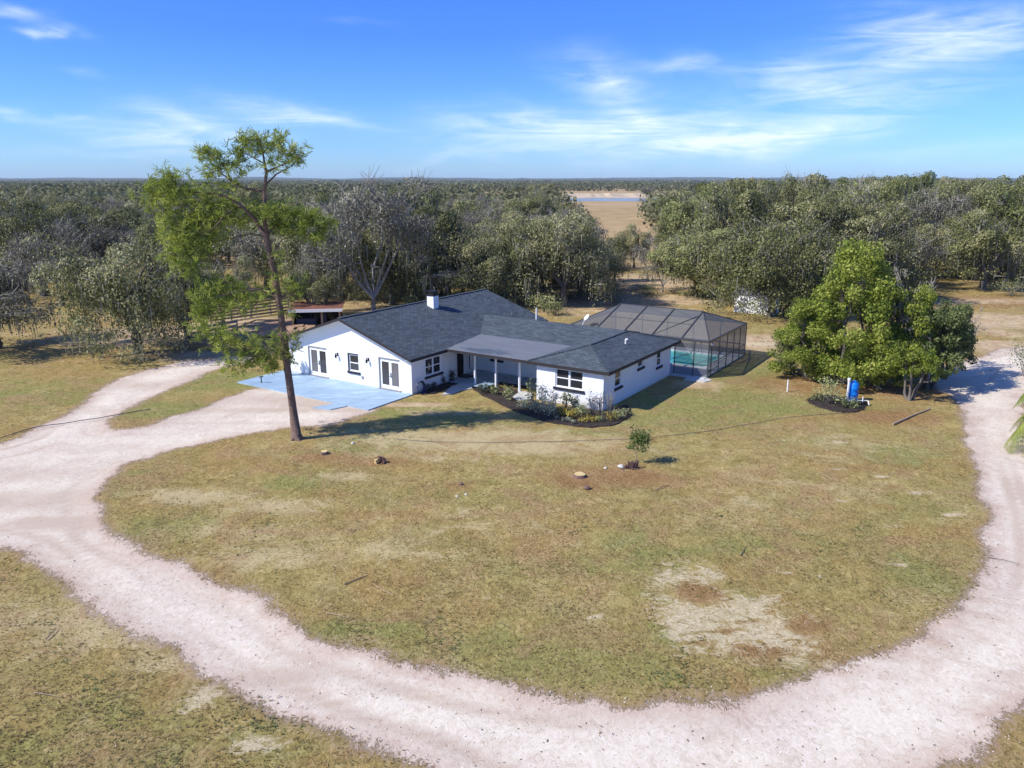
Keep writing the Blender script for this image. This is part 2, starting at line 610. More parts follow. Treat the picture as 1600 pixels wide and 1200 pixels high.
ux = n.math('MULTIPLY', n.math('ADD', sx.outputs[0], 9.4), 1 / 2.6)
uy = n.math('MULTIPLY', n.math('SUBTRACT', sx.outputs[1], .55), 1 / .75)
rr = n.math('ADD', n.math('MULTIPLY', ux, ux), n.math('MULTIPLY', uy, uy))
st = n.math('ADD', n.math('MULTIPLY', n.noise(n.scaled(tcn.outputs['Object'], (1, 2.4, 1)), 1.2, 5, .65, 1.5), 1.6), n.math('MULTIPLY', rr, -.45))
stain = n.ramp(st, [(.52, 0), (.62, .75)])
c = n.mix(n.noise(n.scaled(tcn.outputs['Object'], (.5, 2.0, 1)), 1.0, 5, .6), (.105, .115, .13), (.185, .195, .215))
c = n.mix(stain, c, (.05, .075, .10))
b = n.n('ShaderNodeBsdfPrincipled')
n.l(c, b.inputs['Base Color'])
b.inputs['Roughness'].default_value = .7
M['membrane'] = finish(m, n, b.outputs[0])

# insect screen: a weave too fine to see, so it reads as a grey veil
m, n = mat('insect_screen')
tr = n.n('ShaderNodeBsdfTransparent')
df = n.n('ShaderNodeBsdfDiffuse')
df.inputs['Color'].default_value = (.155, .16, .17, 1)
lw = n.n('ShaderNodeLayerWeight')
lw.inputs['Blend'].default_value = .35
fac = n.ramp(lw.outputs['Facing'], [(0.0, .46), (.6, .66), (1, .96)])
mx = n.n('ShaderNodeMixShader')
n.l(fac, mx.inputs[0])
n.l(tr.outputs[0], mx.inputs[1])
n.l(df.outputs[0], mx.inputs[2])
M['screen'] = finish(m, n, mx.outputs[0])

# pool water
m, n = mat('pool_water')
tcn = n.n('ShaderNodeTexCoord')
b = n.n('ShaderNodeBsdfPrincipled')
c = n.mix(n.noise(tcn.outputs['Object'], .8, 3, .5), (.05, .55, .52), (.16, .75, .68))
n.l(c, b.inputs['Base Color'])
b.inputs['Roughness'].default_value = .04
b.inputs['IOR'].default_value = 1.33
bn = n.n('ShaderNodeBump')
bn.inputs['Strength'].default_value = .15
n.l(n.noise(tcn.outputs['Object'], 4, 3, .5), bn.inputs['Height'])
n.l(bn.outputs[0], b.inputs['Normal'])
M['pool'] = finish(m, n, b.outputs[0])
m, n = mat('lake_water')
tcn = n.n('ShaderNodeTexCoord')
b = n.n('ShaderNodeBsdfPrincipled')
b.inputs['Base Color'].default_value = (.03, .06, .09, 1)
b.inputs['Roughness'].default_value = .12
b.inputs['IOR'].default_value = 1.33
bn = n.n('ShaderNodeBump')
bn.inputs['Strength'].default_value = .6
bn.inputs['Distance'].default_value = 1.0
n.l(n.noise(tcn.outputs['Object'], .3, 3, .5), bn.inputs['Height'])
n.l(bn.outputs[0], b.inputs['Normal'])
M['lake'] = finish(m, n, b.outputs[0])
M['bank'] = simple('white_sand_bank', (.50, .40, .27), .9, .25, .04)
M['hill'] = simple('far_hill_woods', (.07, .085, .06), .95, .3, .01)

# ------------------------------------------------------------------ ground: lawn and sandy drive
def gxy(px, py):
    g = ground(px, py)
    return g.x, g.y


DRIVE_PX = [(-260, 735), (0, 692), (60, 666), (108, 646), (150, 612), (200, 588), (262, 569), (330, 560), (400, 552), (400, 560), (352, 573), (300, 590), (236, 620),
            (165, 662), (205, 671), (280, 650), (350, 625), (392, 608), (450, 600), (520, 615), (590, 636), (545, 655), (500, 664), (440, 668), (340, 688), (255, 707),
            (195, 726), (183, 738), (150, 765), (152, 800), (170, 830), (230, 860), (320, 903), (400, 930), (440, 955),
            (480, 990), (560, 1016), (640, 1040), (740, 1066), (860, 1085), (980, 1094), (1100, 1091), (1200, 1078), (1310, 1050),
            (1400, 1011), (1470, 974), (1518, 930), (1537, 880), (1543, 830), (1535, 770), (1520, 710), (1508, 655), (1500, 625), (1468, 608), (1445, 590), (1478, 574),
            (1530, 556), (1600, 540), (1640, 560), (1606, 610), (1598, 640), (1605, 680), (1650, 790), (1700, 950), (1680, 1060), (1610, 1100), (1552, 1155), (1490, 1205), (1300, 1262),
            (1000, 1290), (800, 1262), (660, 1196), (520, 1150), (420, 1105), (330, 1060), (270, 1015), (180, 968), (100, 915),
            (40, 868), (0, 852), (-260, 790)]
SAND_PX = [(1030, 895), (1058, 888), (1112, 892), (1165, 925), (1236, 914), (1222, 945), (1292, 973), (1278, 1010),
           (1250, 1047), (1180, 1036), (1110, 1022), (1052, 1002), (1040, 960)]


def refine(poly_px, closed=True):
    pts = [gxy(*p) for p in poly_px]
    return np.array(pts)


def sdf(P, poly):
    """signed distance, positive inside; P (n,2)"""
    n = len(poly)
    d2 = np.full(len(P), 1e12)
    inside = np.zeros(len(P), bool)
    for i in range(n):
        a, b = poly[i], poly[(i + 1) % n]
        e = b - a
        w = P - a
        t = np.clip((w @ e) / (e @ e + 1e-12), 0, 1)
        q = w - t[:, None] * e
        d2 = np.minimum(d2, (q ** 2).sum(1))
        c1 = (a[1] <= P[:, 1]) & (b[1] > P[:, 1])
        c2 = (b[1] <= P[:, 1]) & (a[1] > P[:, 1])
        cr = e[0] * w[:, 1] - e[1] * w[:, 0]
        inside ^= (c1 & (cr > 0)) | (c2 & (cr < 0))
    return np.where(inside, 1, -1) * np.sqrt(d2)


def catmull(poly, k=4):
    n = len(poly)
    out = []
    for i in range(n):
        p0, p1, p2, p3 = poly[i - 1], poly[i], poly[(i + 1) % n], poly[(i + 2) % n]
        for j in range(k):
            t = j / k
            out.append(0.5 * ((2 * p1) + (-p0 + p2) * t + (2 * p0 - 5 * p1 + 4 * p2 - p3) * t * t + (-p0 + 3 * p1 - 3 * p2 + p3) * t ** 3))
    return np.array(out)


drive_poly = catmull(refine(DRIVE_PX), 3)
sand_poly = refine(SAND_PX)

# soft patches: pixel, half-size in metres across / away, amount
GREEN = [(900, 1040, 6, 1.6, .5), (700, 1010, 4, 1.4, .5), (1250, 850, 5, 3, .4), (250, 830, 2.5, 2.5, .5), (190, 745, 1.6, 1.4, .6), (1100, 1060, 5, 1, .4), (1460, 900, 2, 3, .5), (100, 1180, 5, 2, .5), (800, 900, 4, 2, .35), (1330, 640, 6, 1.5, .5), (640, 780, 3, 1.5, .4), (600, 690, 3, 1, .9), (640, 648, 6, 2, .75), (480, 752, 2, 1.2, .7), (300, 600, 6, 1.6, .9), (240, 640, 4, 2, .9), (350, 590, 6, 1.8, .8),
         (1110, 628, 6, 3, .95), (1170, 585, 4, 4, .8), (1040, 655, 6, 1.6, .7), (1250, 690, 4, 2, .4), (1420, 710, 3, 2, .6), (1010, 880, 1.6, 3, .6),
         (880, 885, 2, 1, .5), (560, 985, 3, .8, .7), (1400, 880, 3, 2.5, .45), (1130, 860, 3, 1.2, .5), (120, 1140, 4, 1.6, .4), (330, 1160, 3, 1.2, .4),
         (700, 660, 5, 1.2, .6), (60, 620, 10, 3, .5), (100, 600, 12, 2, .4), (180, 760, 2, 2, .5), (1450, 790, 3, 2.5, .4), (560, 705, 2, .7, .8), (940, 675, 5, .8, .6),
         (1250, 640, 5, 1.2, .7), (1040, 990, 1.5, 1.4, .45), (1320, 870, 3, 2, .4)]
STRAW = [(740, 688, 7, 1.8, .9), (850, 700, 6, 1.1, .7), (640, 712, 4, 1.0, .6), (300, 775, 2.6, .9, .9), (430, 790, 2.4, .9, .7), (540, 745, 2.4, .7, .5),
         (370, 830, 3, .9, .55), (620, 860, 3, 1.2, .5), (180, 975, 3, 1.6, .6), (240, 1035, 1.5, .8, .7), (60, 960, 3, 1.2, .5),
         (1330, 690, 8, 3, .35), (1200, 760, 8, 3, .3), (420, 870, 4, 1, .6), (690, 820, 5, 2, .3), (210, 1000, 2, 1, .5), (930, 640, 3, 1, .5), (1080, 600, 2, 1.3, .8)]
SPOT = [(1310, 691, .9, .4, .9), (1308, 733, .8, .3, .9), (1380, 743, .7, .4, .8), (1570, 505, 5, 1.5, .7), (1500, 520, 4, 1.2, .7), (1560, 560, 4, 1.5, .6), (1185, 537, 3, 1.2, 1.3), (1095, 597, .9, .7, .9), (1110, 470, 4, 1.2, .8), (1313, 780, .8, .35, .9), (1440, 770, .9, .35, .9), (1490, 803, 1.0, .35, 1),
        (1120, 883, .5, .2, .9), (1225, 890, .5, .25, .9), (931, 962, .45, .2, 1), (1295, 1038, .22, .3, 1.2), (770, 930, .8, .2, .7), (1390, 820, .9, .4, .6),
        (835, 605, .1, .1, 0), (1240, 765, .5, .2, .6), (650, 990, .8, .2, .4), (520, 830, .8, .3, .4), (1000, 765, .5, .3, .6), (720, 783, .4, .5, .5),
        (1410, 880, .8, .3, .7), (1340, 865, .8, .3, .7), (1280, 900, .7, .25, .6), (320, 1085, .7, .8, 1), (400, 1165, 1.1, .5, 1), (290, 1110, .5, .4, .6),
        (560, 735, .7, .4, .6), (560, 720, 2, .4, .5), (855, 850, .4, .2, .6), (370, 870, 1.2, .4, .4)]
RED = [(960, 745, 4, 1.6, .85), (905, 750, 2, 1.2, .9), (500, 715, 3, 1, .7), (600, 720, 1.8, .7, .8), (1290, 600, 6, 3, 1), (1400, 650, 4, 1.6, .8), (1230, 600, 3, 3, .7),
       (1020, 745, 3, 1, .6), (1540, 470, 14, 6, .8), (720, 760, 1, .6, .7), (1350, 730, 1.2, .5, .6), (1400, 610, 5, 3, .9), (850, 690, 3, .5, .3), (860, 800, 3, 1, .35),
       (700, 465, 12, 5, .4), (450, 440, 20, 6, .5), (900, 470, 10, 6, .4), (1500, 400, 30, 15, .3)]
TAN = [(250, 525, 10, 5, .9), (140, 545, 8, 3, .4), (300, 555, 6, 3, .6), (1540, 500, 7, 5, .95), (1510, 470, 12, 3, .6), (1080, 468, 9, 4, .9), (1180, 535, 5, 4, .8),
       (1560, 540, 4, 3, .7), (620, 480, 8, 8, .6), (900, 465, 14, 10, .7), (1030, 440, 15, 10, .8), (400, 510, 8, 6, .8), (100, 520, 8, 4, .4), (1520, 545, 6, 6, .4),
       (690, 645, 3, .8, .5), (640, 632, 2.5, .5, .9), (1100, 600, 2, 1.2, .6), (1440, 560, 12, 2, .3), (950, 480, 12, 8, .6), (1560, 520, 3, 3, .6)]
MUD = [(90, 815, 3.0, .9, .9), (60, 780, 5, 1.8, .7), (150, 700, 5, 1.2, .5), (30, 740, 5, 1.6, .6), (540, 640, 2.5, .8, .8), (430, 640, 6, .8, .8), (230, 600, 4, 2, .6), (330, 660, 6, .5, .5), (480, 632, 4, 1, .8), (450, 1055, 1.5, .7, .8), (960, 1112, 5, .4, .5), (1200, 1085, 4, .6, .4), (470, 625, 6, 2.0, .75), (230, 690, 6, .6, .3), (100, 720, 5, .8, .4),
       (300, 610, 3, .5, .3), (520, 1080, 1.5, .4, .5), (1340, 1050, 3, .5, .35), (640, 1090, 2, .5, .3), (380, 650, 5, .5, .4),
       (1090, 925, 1.0, .8, 1), (1190, 1015, 1.1, .4, .9), (1262, 975, .8, .7, .9), (1150, 975, .5, .4, .6), (1090, 1000, .6, .16, .8), (1130, 985, .6, .16, .8), (1170, 968, .6, .16, .8), (1215, 950, .6, .16, .8)]


def blobs(P, lst):
    out = np.zeros(len(P))
    for (px, py, a, b, amt) in lst:
        x, y = gxy(px, py)
        if lst is SPOT: a, b = a * .7, b * .75
        r = ((P[:, 0] - x) / a) ** 2 + ((P[:, 1] - y) / b) ** 2
        out = np.maximum(out, amt * np.exp(-r * .7))
    return out


def vnoise(P, s, seed=0):
    """cheap smooth value noise on an (n,2) array"""
    r = np.random.default_rng(seed)
    tab = r.random((256, 256))
    q = P * s + 1000.3
    i = np.floor(q).astype(int)
    f = q - i
    f = f * f * (3 - 2 * f)
    a = tab[i[:, 0] % 256, i[:, 1] % 256]
    b = tab[(i[:, 0] + 1) % 256, i[:, 1] % 256]
    c = tab[i[:, 0] % 256, (i[:, 1] + 1) % 256]
    d = tab[(i[:, 0] + 1) % 256, (i[:, 1] + 1) % 256]
    return (a * (1 - f[:, 0]) + b * f[:, 0]) * (1 - f[:, 1]) + (c * (1 - f[:, 0]) + d * f[:, 0]) * f[:, 1]


m, n = mat('yard_ground')
geo = n.n('ShaderNodeNewGeometry')
P_ = geo.outputs['Position']
a1 = n.n('ShaderNodeAttribute', attribute_name='mask_a')
a2 = n.n('ShaderNodeAttribute', attribute_name='mask_b')
s1 = n.n('ShaderNodeSeparateColor')
s2 = n.n('ShaderNodeSeparateColor')
n.l(a1.outputs['Color'], s1.inputs[0])
n.l(a2.outputs['Color'], s2.inputs[0])
drive, green, straw = s1.outputs[0], s1.outputs[1], s1.outputs[2]
spot, red, tan_ = s2.outputs[0], s2.outputs[1], s2.outputs[2]
mud = a1.outputs['Alpha']
nf = n.noise(n.scaled(P_, (1.5, .85, 1), (0, 0, .3)), 4.2, 10, .80, 1.6)       # blades and litter
nm = n.noise(P_, 1.1, 6, .62, .8)                  # tussocks
nl = n.noise(P_, .16, 5, .6, .6)                   # large tone
nx = n.noise(n.scaled(P_, (1, 1, 1), (0, 0, 0), (31, 7, 0)), .45, 6, .65, 1.2)
nstk = n.noise(n.scaled(P_, (2.4, 4.6, 1), (0, 0, .5)), 1.6, 8, .76, 2.2)
# lawn
lawn = n.ramp(n.math('ADD', n.math('MULTIPLY', nm, .34), n.math('MULTIPLY', nf, .66)),
              [(.38, (.12, .092, .032)), (.46, (.27, .21, .075)), (.55, (.41, .33, .135)), (.66, (.64, .53, .28))])
lawn = n.mix(n.ramp(nl, [(.38, 0), (.62, .75)]), lawn, n.ramp(nf, [(.36, (.13, .08, .032)), (.5, (.32, .215, .085)), (.66, (.55, .40, .19))]))
gcol = n.ramp(nf, [(.34, (.085, .097, .027)), (.5, (.21, .228, .07)), (.66, (.40, .40, .155))])
gm = n.ramp(n.math('ADD', green, n.math('MULTIPLY', n.math('SUBTRACT', nx, .5), 1.3)), [(.22, 0), (.62, 1)])
lawn = n.mix(n.math('MULTIPLY', gm, .82), lawn, gcol)
gm0 = n.ramp(n.noise(n.scaled(P_, (1, 1, 1), (0, 0, 0), (3, 50, 0)), .22, 5, .62, .8), [(.47, 0), (.64, .6)])
lawn = n.mix(gm0, lawn, n.ramp(nf, [(.36, (.11, .10, .034)), (.5, (.255, .232, .085)), (.66, (.47, .42, .18))]))
scol = n.ramp(nstk, [(.3, (.27, .20, .10)), (.5, (.50, .41, .24)), (.72, (.68, .59, .38))])
sm = n.ramp(n.math('ADD', straw, n.math('MULTIPLY', n.math('SUBTRACT', n.math('ADD', n.math('MULTIPLY', nstk, .5), n.math('MULTIPLY', nx, .5)), .5), 3.6)), [(.32, 0), (.66, 1)])
lawn = n.mix(n.math('MULTIPLY', sm, .85), lawn, scol)
rcol = n.ramp(nf, [(.3, (.10, .05, .022)), (.5, (.27, .15, .07)), (.72, (.46, .29, .15))])
rm = n.ramp(n.math('ADD', red, n.math('MULTIPLY', n.math('SUBTRACT', nx, .5), 1.2)), [(.3, 0), (.75, 1)])
lawn = n.mix(n.math('MULTIPLY', rm, .8), lawn, rcol)
tcol = n.ramp(n.math('ADD', n.math('MULTIPLY', nstk, .5), n.math('MULTIPLY', nm, .5)), [(.3, (.30, .20, .12)), (.5, (.50, .38, .25)), (.72, (.70, .58, .44))])
tm = n.ramp(n.math('ADD', tan_, n.math('MULTIPLY', n.math('SUBTRACT', nx, .5), 1.1)), [(.3, 0), (.6, 1)])
lawn = n.mix(tm, lawn, tcol)
fk = n.noise(n.scaled(P_, (1.2, 2.6, 1), (0, 0, -.25), (5, 2, 0)), 2.1, 8, .78, 2.4)
fkm = n.ramp(n.noise(n.scaled(P_, (1, 1, 1), (0, 0, 0), (61, 22, 0)), .35, 5, .66, .8), [(.44, 0), (.64, .13)])
lawn = n.mix(n.ramp(n.math('ADD', fk, fkm), [(.62, 0), (.72, .7)]), lawn, (.58, .475, .28))
lawn = n.mix(n.ramp(n.math('SUBTRACT', fk, n.math('MULTIPLY', fkm, -.5)), [(.34, .55), (.42, 0)]), lawn, (.13, .095, .035))
rb = n.ramp(n.noise(n.scaled(P_, (1, 1, 1), (0, 0, 0), (90, 4, 0)), .33, 6, .68, 1.0), [(.50, 0), (.64, .62)])
lawn = n.mix(rb, lawn, n.ramp(nf, [(.38, (.17, .095, .045)), (.5, (.34, .22, .12)), (.66, (.52, .38, .24))]))
# bare sand flecks anywhere, bigger ones where marked
flk = n.noise(n.scaled(P_, (1.4, 2.0, 1), (0, 0, .35)), 1.0, 9, .76, 1.8)
sp = n.ramp(n.math('ADD', n.math('MULTIPLY', spot, .34), flk), [(.66, 0), (.78, .9)])
white = n.ramp(nstk, [(.38, (.30, .22, .12)), (.48, (.54, .46, .31)), (.62, (.70, .62, .46))])
lawn = n.mix(sp, lawn, white)
# dark twigs and leaf specks
dk = n.ramp(n.noise(n.scaled(P_, (5, 13, 1), (0, 0, 1.0)), 1.3, 4, .75, 2.5), [(.70, 0), (.76, .75)])
lawn = n.mix(dk, lawn, (.06, .045, .03))
lawn = n.mix(1.0, lawn, (.96, .94, .86), 'MULTIPLY')
# drive: crushed shell and pinkish sand with wheel-worn bands
db = n.ramp(n.math('ADD', n.math('MULTIPLY', nx, .5), n.math('MULTIPLY', nl, .5)), [(.36, (.46, .38, .28)), (.48, (.61, .54, .42)), (.62, (.71, .65, .53))])
spk = n.noise(n.scaled(P_, (1.3, 1, 1), (0, 0, .4), (9, 9, 0)), 3.4, 11, .82, 1.2)
db = n.mix(n.ramp(spk, [(.38, .8), (.48, 0)]), db, (.36, .24, .17))
db = n.mix(n.ramp(spk, [(.52, 0), (.64, .85)]), db, (.76, .71, .64))
pn = n.ramp(n.noise(n.scaled(P_, (1, 1, 1), (0, 0, 0), (77, 9, 0)), .55, 6, .66, 1.0), [(.5, 0), (.66, .65)])
db = n.mix(pn, db, (.50, .37, .275))
dist = n.math('MULTIPLY', n.math('SUBTRACT', drive, .5), 4.0)
core = n.ramp(n.math('ADD', n.math('MULTIPLY', dist, .5), n.math('MULTIPLY', n.math('SUBTRACT', nx, .5), 1.6)), [(.1, 0), (.8, 1)])
db = n.mix(n.math('MULTIPLY', core, .62), n.mix(.42, db, (.47, .34, .26)), n.ramp(spk, [(.36, (.56, .49, .38)), (.5, (.74, .675, .55)), (.64, (.83, .78, .665))]))
band = n.ramp(n.noise(n.scaled(P_, (1, 1, 1), (0, 0, 0), (13, 57, 0)), .13, 5, .6, 1.0), [(.42, 0), (.62, .55)])
db = n.mix(band, db, n.ramp(spk, [(.38, (.42, .33, .26)), (.6, (.62, .53, .45))]))
mm = n.ramp(n.math('ADD', mud, n.math('MULTIPLY', n.math('SUBTRACT', nx, .5), .9)), [(.3, 0), (.75, .8)])
db = n.mix(mm, db, n.mix(nstk, (.36, .27, .20), (.55, .44, .34)))
db = n.mix(n.ramp(n.noise(n.scaled(P_, (4, 9, 1), (0, 0, .7)), 1.5, 5, .78, 2.5), [(.66, 0), (.73, .8)]), db, (.20, .11, .07))
# ragged edge
edge = n.math('ADD', n.math('MULTIPLY', n.math('SUBTRACT', drive, .5), 4.0),
              n.math('ADD', n.math('MULTIPLY', n.math('SUBTRACT', nf, .5), 2.4), n.math('MULTIPLY', n.math('SUBTRACT', nx, .5), 1.0)))
em = n.ramp(n.math('ADD', n.math('MULTIPLY', edge, 1.6), .5), [(.30, 0), (.62, 1)])
fringe = n.ramp(n.math('ADD', n.math('MULTIPLY', edge, .8), .5), [(.1, 0), (.5, .65), (.8, .35), (1.0, 0)])
lawn = n.mix(n.math('MULTIPLY', fringe, .7), lawn, (.42, .28, .20))
base = n.mix(em, lawn, db)
db_f = n.mix(n.math('MULTIPLY', fringe, n.math('MULTIPLY', em, .55)), base, (.50, .36, .28))
bs = n.n('ShaderNodeBsdfPrincipled')
n.l(db_f, bs.inputs['Base Color'])
bs.inputs['Roughness'].default_value = .95
bs.inputs['Specular IOR Level'].default_value = .1
bn = n.n('ShaderNodeBump')
bn.inputs['Strength'].default_value = .75
bn.inputs['Distance'].default_value = .07
hgt = n.math('MULTIPLY', n.math('ADD', n.math('MULTIPLY', nf, 1.0), n.math('MULTIPLY', nm, .8)), n.math('SUBTRACT', 1.0, n.math('MULTIPLY', em, .7)))
n.l(hgt, bn.inputs['Height'])
n.l(bn.outputs[0], bs.inputs['Normal'])
M['ground'] = finish(m, n, bs.outputs[0])

X0, X1, Y0, Y1, ST = -66.0, 66.0, 9.0, 129.0, 0.3
gx = np.arange(X0, X1 + .01, ST)
gy = np.arange(Y0, Y1 + .01, ST)
GXX, GYY = np.meshgrid(gx, gy)
GP = np.stack([GXX.ravel(), GYY.ravel()], 1)
sd_drive = sdf(GP, drive_poly)
sd_sand = sdf(GP, sand_poly)
wobble = (vnoise(GP, .5, 1) - .5) * .9 + (vnoise(GP, 1.6, 2) - .5) * .5
dmask = np.clip(.5 + (sd_drive + wobble * .6) / 4, 0, 1)
gmask = blobs(GP, GREEN)
smask = blobs(GP, STRAW)
spmask = np.maximum(blobs(GP, SPOT) * .95, np.clip(.5 + (sd_sand + wobble * 1.3) * .55, 0, 1) * .95)
spmask *= 1 - np.clip(blobs(GP, MUD[-8:]), 0, 1) * .75
rmask = blobs(GP, RED)
rmask = np.maximum(rmask, blobs(GP, MUD[-8:]))
tmask = blobs(GP, TAN)
mmask = blobs(GP, MUD)
# ruts along the drive: bands at fixed distance from the edges
rut = np.zeros(len(GP))
for c_, w_, am in ((1.1, .35, .75), (2.7, .3, .6), (4.0, .35, .5)):
    rut = np.maximum(rut, np.exp(-((sd_drive - c_ - .35 * (vnoise(GP, .07, 6) - .5)) / w_) ** 2) * am * np.clip(vnoise(GP, .12, int(c_ * 10)) * 1.7 - .25, 0, 1))
mmask = np.maximum(mmask, rut)
relief = (vnoise(GP, .12, 8) - .5) * .10 + (vnoise(GP, .7, 9) - .5) * .045 + (vnoise(GP, 2.1, 10) - .5) * .03
relief *= np.where(sd_drive > 0, .5, 1)
relief += np.where(sd_drive > .3, -.03, 0)
relief -= np.exp(-((sd_drive - 1.1) / .25) ** 2) * .02
# flat under and round the house, and at the rim of the sheet
hl = GP - np.array([HOUSE_O.x, HOUSE_O.y])
hu, hv = hl @ np.array([HX.x, HX.y]), hl @ np.array([HY.x, HY.y])
dh = np.maximum(np.maximum(-26 - hu, hu - 4.5), np.maximum(-10 - hv, hv - 23))
relief *= np.clip(dh / 2, 0, 1)
dr = np.minimum(np.minimum(GP[:, 0] - X0, X1 - GP[:, 0]), np.minimum(GP[:, 1] - Y0, Y1 - GP[:, 1]))
relief *= np.clip(dr / 3, 0, 1)
relief -= .012 * np.clip(dr / 3, 0, 1)

nxg, nyg = len(gx), len(gy)
ii, jj = np.meshgrid(np.arange(nxg - 1), np.arange(nyg - 1))
q0 = (jj * nxg + ii).ravel()
quads = np.stack([q0, q0 + 1, q0 + 1 + nxg, q0 + nxg], 1)
qd = sd_drive[quads].mean(1)


def grid_obj(name, sel):
    qs = quads[sel]
    used, inv = np.unique(qs, return_inverse=True)
    me = bpy.data.meshes.new(name)
    co = np.column_stack([GP[used], relief[used]])
    me.vertices.add(len(used))
    me.vertices.foreach_set('co', co.reshape(-1).astype(np.float32))
    me.loops.add(len(qs) * 4)
    me.loops.foreach_set('vertex_index', inv.reshape(-1).astype(np.int32))
    me.polygons.add(len(qs))
    me.polygons.foreach_set('loop_start', np.arange(0, len(qs) * 4, 4, dtype=np.int32))
    me.polygons.foreach_set('loop_total', np.full(len(qs), 4, dtype=np.int32))
    me.polygons.foreach_set('use_smooth', np.ones(len(qs), bool))
    me.update(calc_edges=True)
    A = me.attributes.new('mask_a', 'FLOAT_COLOR', 'POINT')
    A.data.foreach_set('color', np.column_stack([dmask, gmask, smask, mmask])[used].reshape(-1).astype(np.float32))
    B = me.attributes.new('mask_b', 'FLOAT_COLOR', 'POINT')
    B.data.foreach_set('color', np.column_stack([spmask, rmask, tmask, np.ones(len(GP))])[used].reshape(-1).astype(np.float32))
    o = link(name, me, None, M['ground'])
    return o


tag(grid_obj('lawn', qd < 0.0), 'patchy brown and green lawn round the house', kind='structure')
tag(grid_obj('driveway', qd >= 0.0), 'pale pinkish sand drive looping round the lawn', kind='structure')

# pasture round it, to the horizon
m, n = mat('pasture')
geo = n.n('ShaderNodeNewGeometry')
P_ = geo.outputs['Position']
nb = n.noise(n.scaled(P_, (1, 1, 1)), .012, 6, .6, .5)
nf2 = n.noise(P_, .9, 6, .7, .5)
nmid = n.noise(n.scaled(P_, (1, 1, 1)), .09, 5, .62, .5)
c = n.ramp(n.math('ADD', n.math('MULTIPLY', nmid, .5), n.math('MULTIPLY', nf2, .5)), [(.32, (.19, .125, .055)), (.5, (.36, .255, .13)), (.68, (.50, .38, .22))])
c = n.mix(n.ramp(nb, [(.42, 0), (.6, .5)]), c, (.45, .335, .19))
bs = n.n('ShaderNodeBsdfPrincipled')
n.l(c, bs.inputs['Base Color'])
bs.inputs['Roughness'].default_value = .95
bs.inputs['Specular IOR Level'].default_value = .05
bn = n.n('ShaderNodeBump')
bn.inputs['Strength'].default_value = .6
bn.inputs['Distance'].default_value = .12
n.l(nf2, bn.inputs['Height'])
n.l(bn.outputs[0], bs.inputs['Normal'])
M['pasture'] = finish(m, n, bs.outputs[0])
BIG = 9000
mb = MB()
mb.poly([(-BIG, -600, 0), (BIG, -600, 0), (BIG, Y0, 0), (-BIG, Y0, 0)])
mb.poly([(-BIG, Y0, 0), (X0, Y0, 0), (X0, Y1, 0), (-BIG, Y1, 0)])
mb.poly([(X1, Y0, 0), (BIG, Y0, 0), (BIG, Y1, 0), (X1, Y1, 0)])
mb.poly([(-BIG, Y1, 0), (BIG, Y1, 0), (BIG, BIG, 0), (-BIG, BIG, 0)])
tag(mb.build('ground', M['pasture']), 'dry tan pasture reaching to the horizon', kind='structure')

# lake, sand bank, far shore
def strip(name, pts, z, material, label, thick=None):
    b = MB()
    if thick:
        b.prism([(x, y, z) for x, y in pts], thick)
    else:
        b.poly([(x, y, z) for x, y in pts])
    return tag(b.build(name, material), label, kind='structure')


gl = [ground(p, q) for p, q in ((868, 314.5), (960, 314.2), (1045, 315), (1110, 313), (1110, 308.2), (1000, 307.2), (930, 307.4), (868, 307.6))]
strip('lake', [(p.x, p.y) for p in gl], .03, M['lake'], 'narrow blue lake beyond the tan pasture')
# the bank is an uneven low cliff of sand
b = MB()
nb_ = 46
for i in range(nb_):
    xa, xb = 30 + i * 4.2, 30 + (i + 1) * 4.2
    def prof(x):
        k = 1 + .35 * math.sin(x * .31) + .25 * math.sin(x * .83 + 1) + random.uniform(-.12, .12)
        return [(x, 662 + 5 * math.sin(x * .1), .02), (x, 668 + 3 * k, 1.0 * k), (x, 684 + 6 * k, 2.2 * k), (x, 730 + 9 * k, 2.6), (x, 900, 2.4)]
    if i == 0:
        pa = prof(xa)
    pb = prof(xb)
    for k in range(4):
        b.poly([pa[k], pb[k], pb[k + 1], pa[k + 1]], 0 if k < 3 else 1)
    pa = pb
tag(b.build('sand_bank', [M['bank'], M['pasture']]), 'white sandy bank on the far shore of the lake', kind='structure')

# low blue hills on the horizon
b = MB()
for row, (yy, hh_, sx) in enumerate(((3300, 17, 21), (4700, 27, 31), (6800, 46, 47))):
    prev = None
    for i in range(-90, 91):
        x = i * yy / 85.0
        h = hh_ * (.72 + .28 * mnoise.noise(Vector((i * .13, row * 3.1, 0))) + .10 * mnoise.noise(Vector((i * .6, row, 3))))
        h += (4 if row else 2) * random.random() * .5
        if row == 2 and 0 < x < 3200: h *= 1.15
        cur = ((x, yy, -1), (x, yy + 40, h), (x, yy + 500, h * .8))
        if prev:
            for k in range(2):
                b.poly([prev[k], cur[k], cur[k + 1], prev[k + 1]])
        prev = cur
tag(b.build('hills', M['hill']), 'low wooded hills fading blue on the horizon', kind='structure')

# the air between here and the horizon
b = MB()
b.box(-9300, -800, -3, 9300, 9300, 75)
m = bpy.data.materials.new('haze')
m.use_nodes = True
nt = m.node_tree
nt.nodes.clear()
vo = nt.nodes.new('ShaderNodeVolumePrincipled')
vo.inputs['Color'].default_value = (.72, .85, 1.0, 1)
vo.inputs['Density'].default_value = 0.000065
vo.inputs['Anisotropy'].default_value = 0.0
out = nt.nodes.new('ShaderNodeOutputMaterial')
nt.links.new(vo.outputs[0], out.inputs['Volume'])
tag(b.build('haze', m), 'thin blue air towards the horizon', kind='stuff')

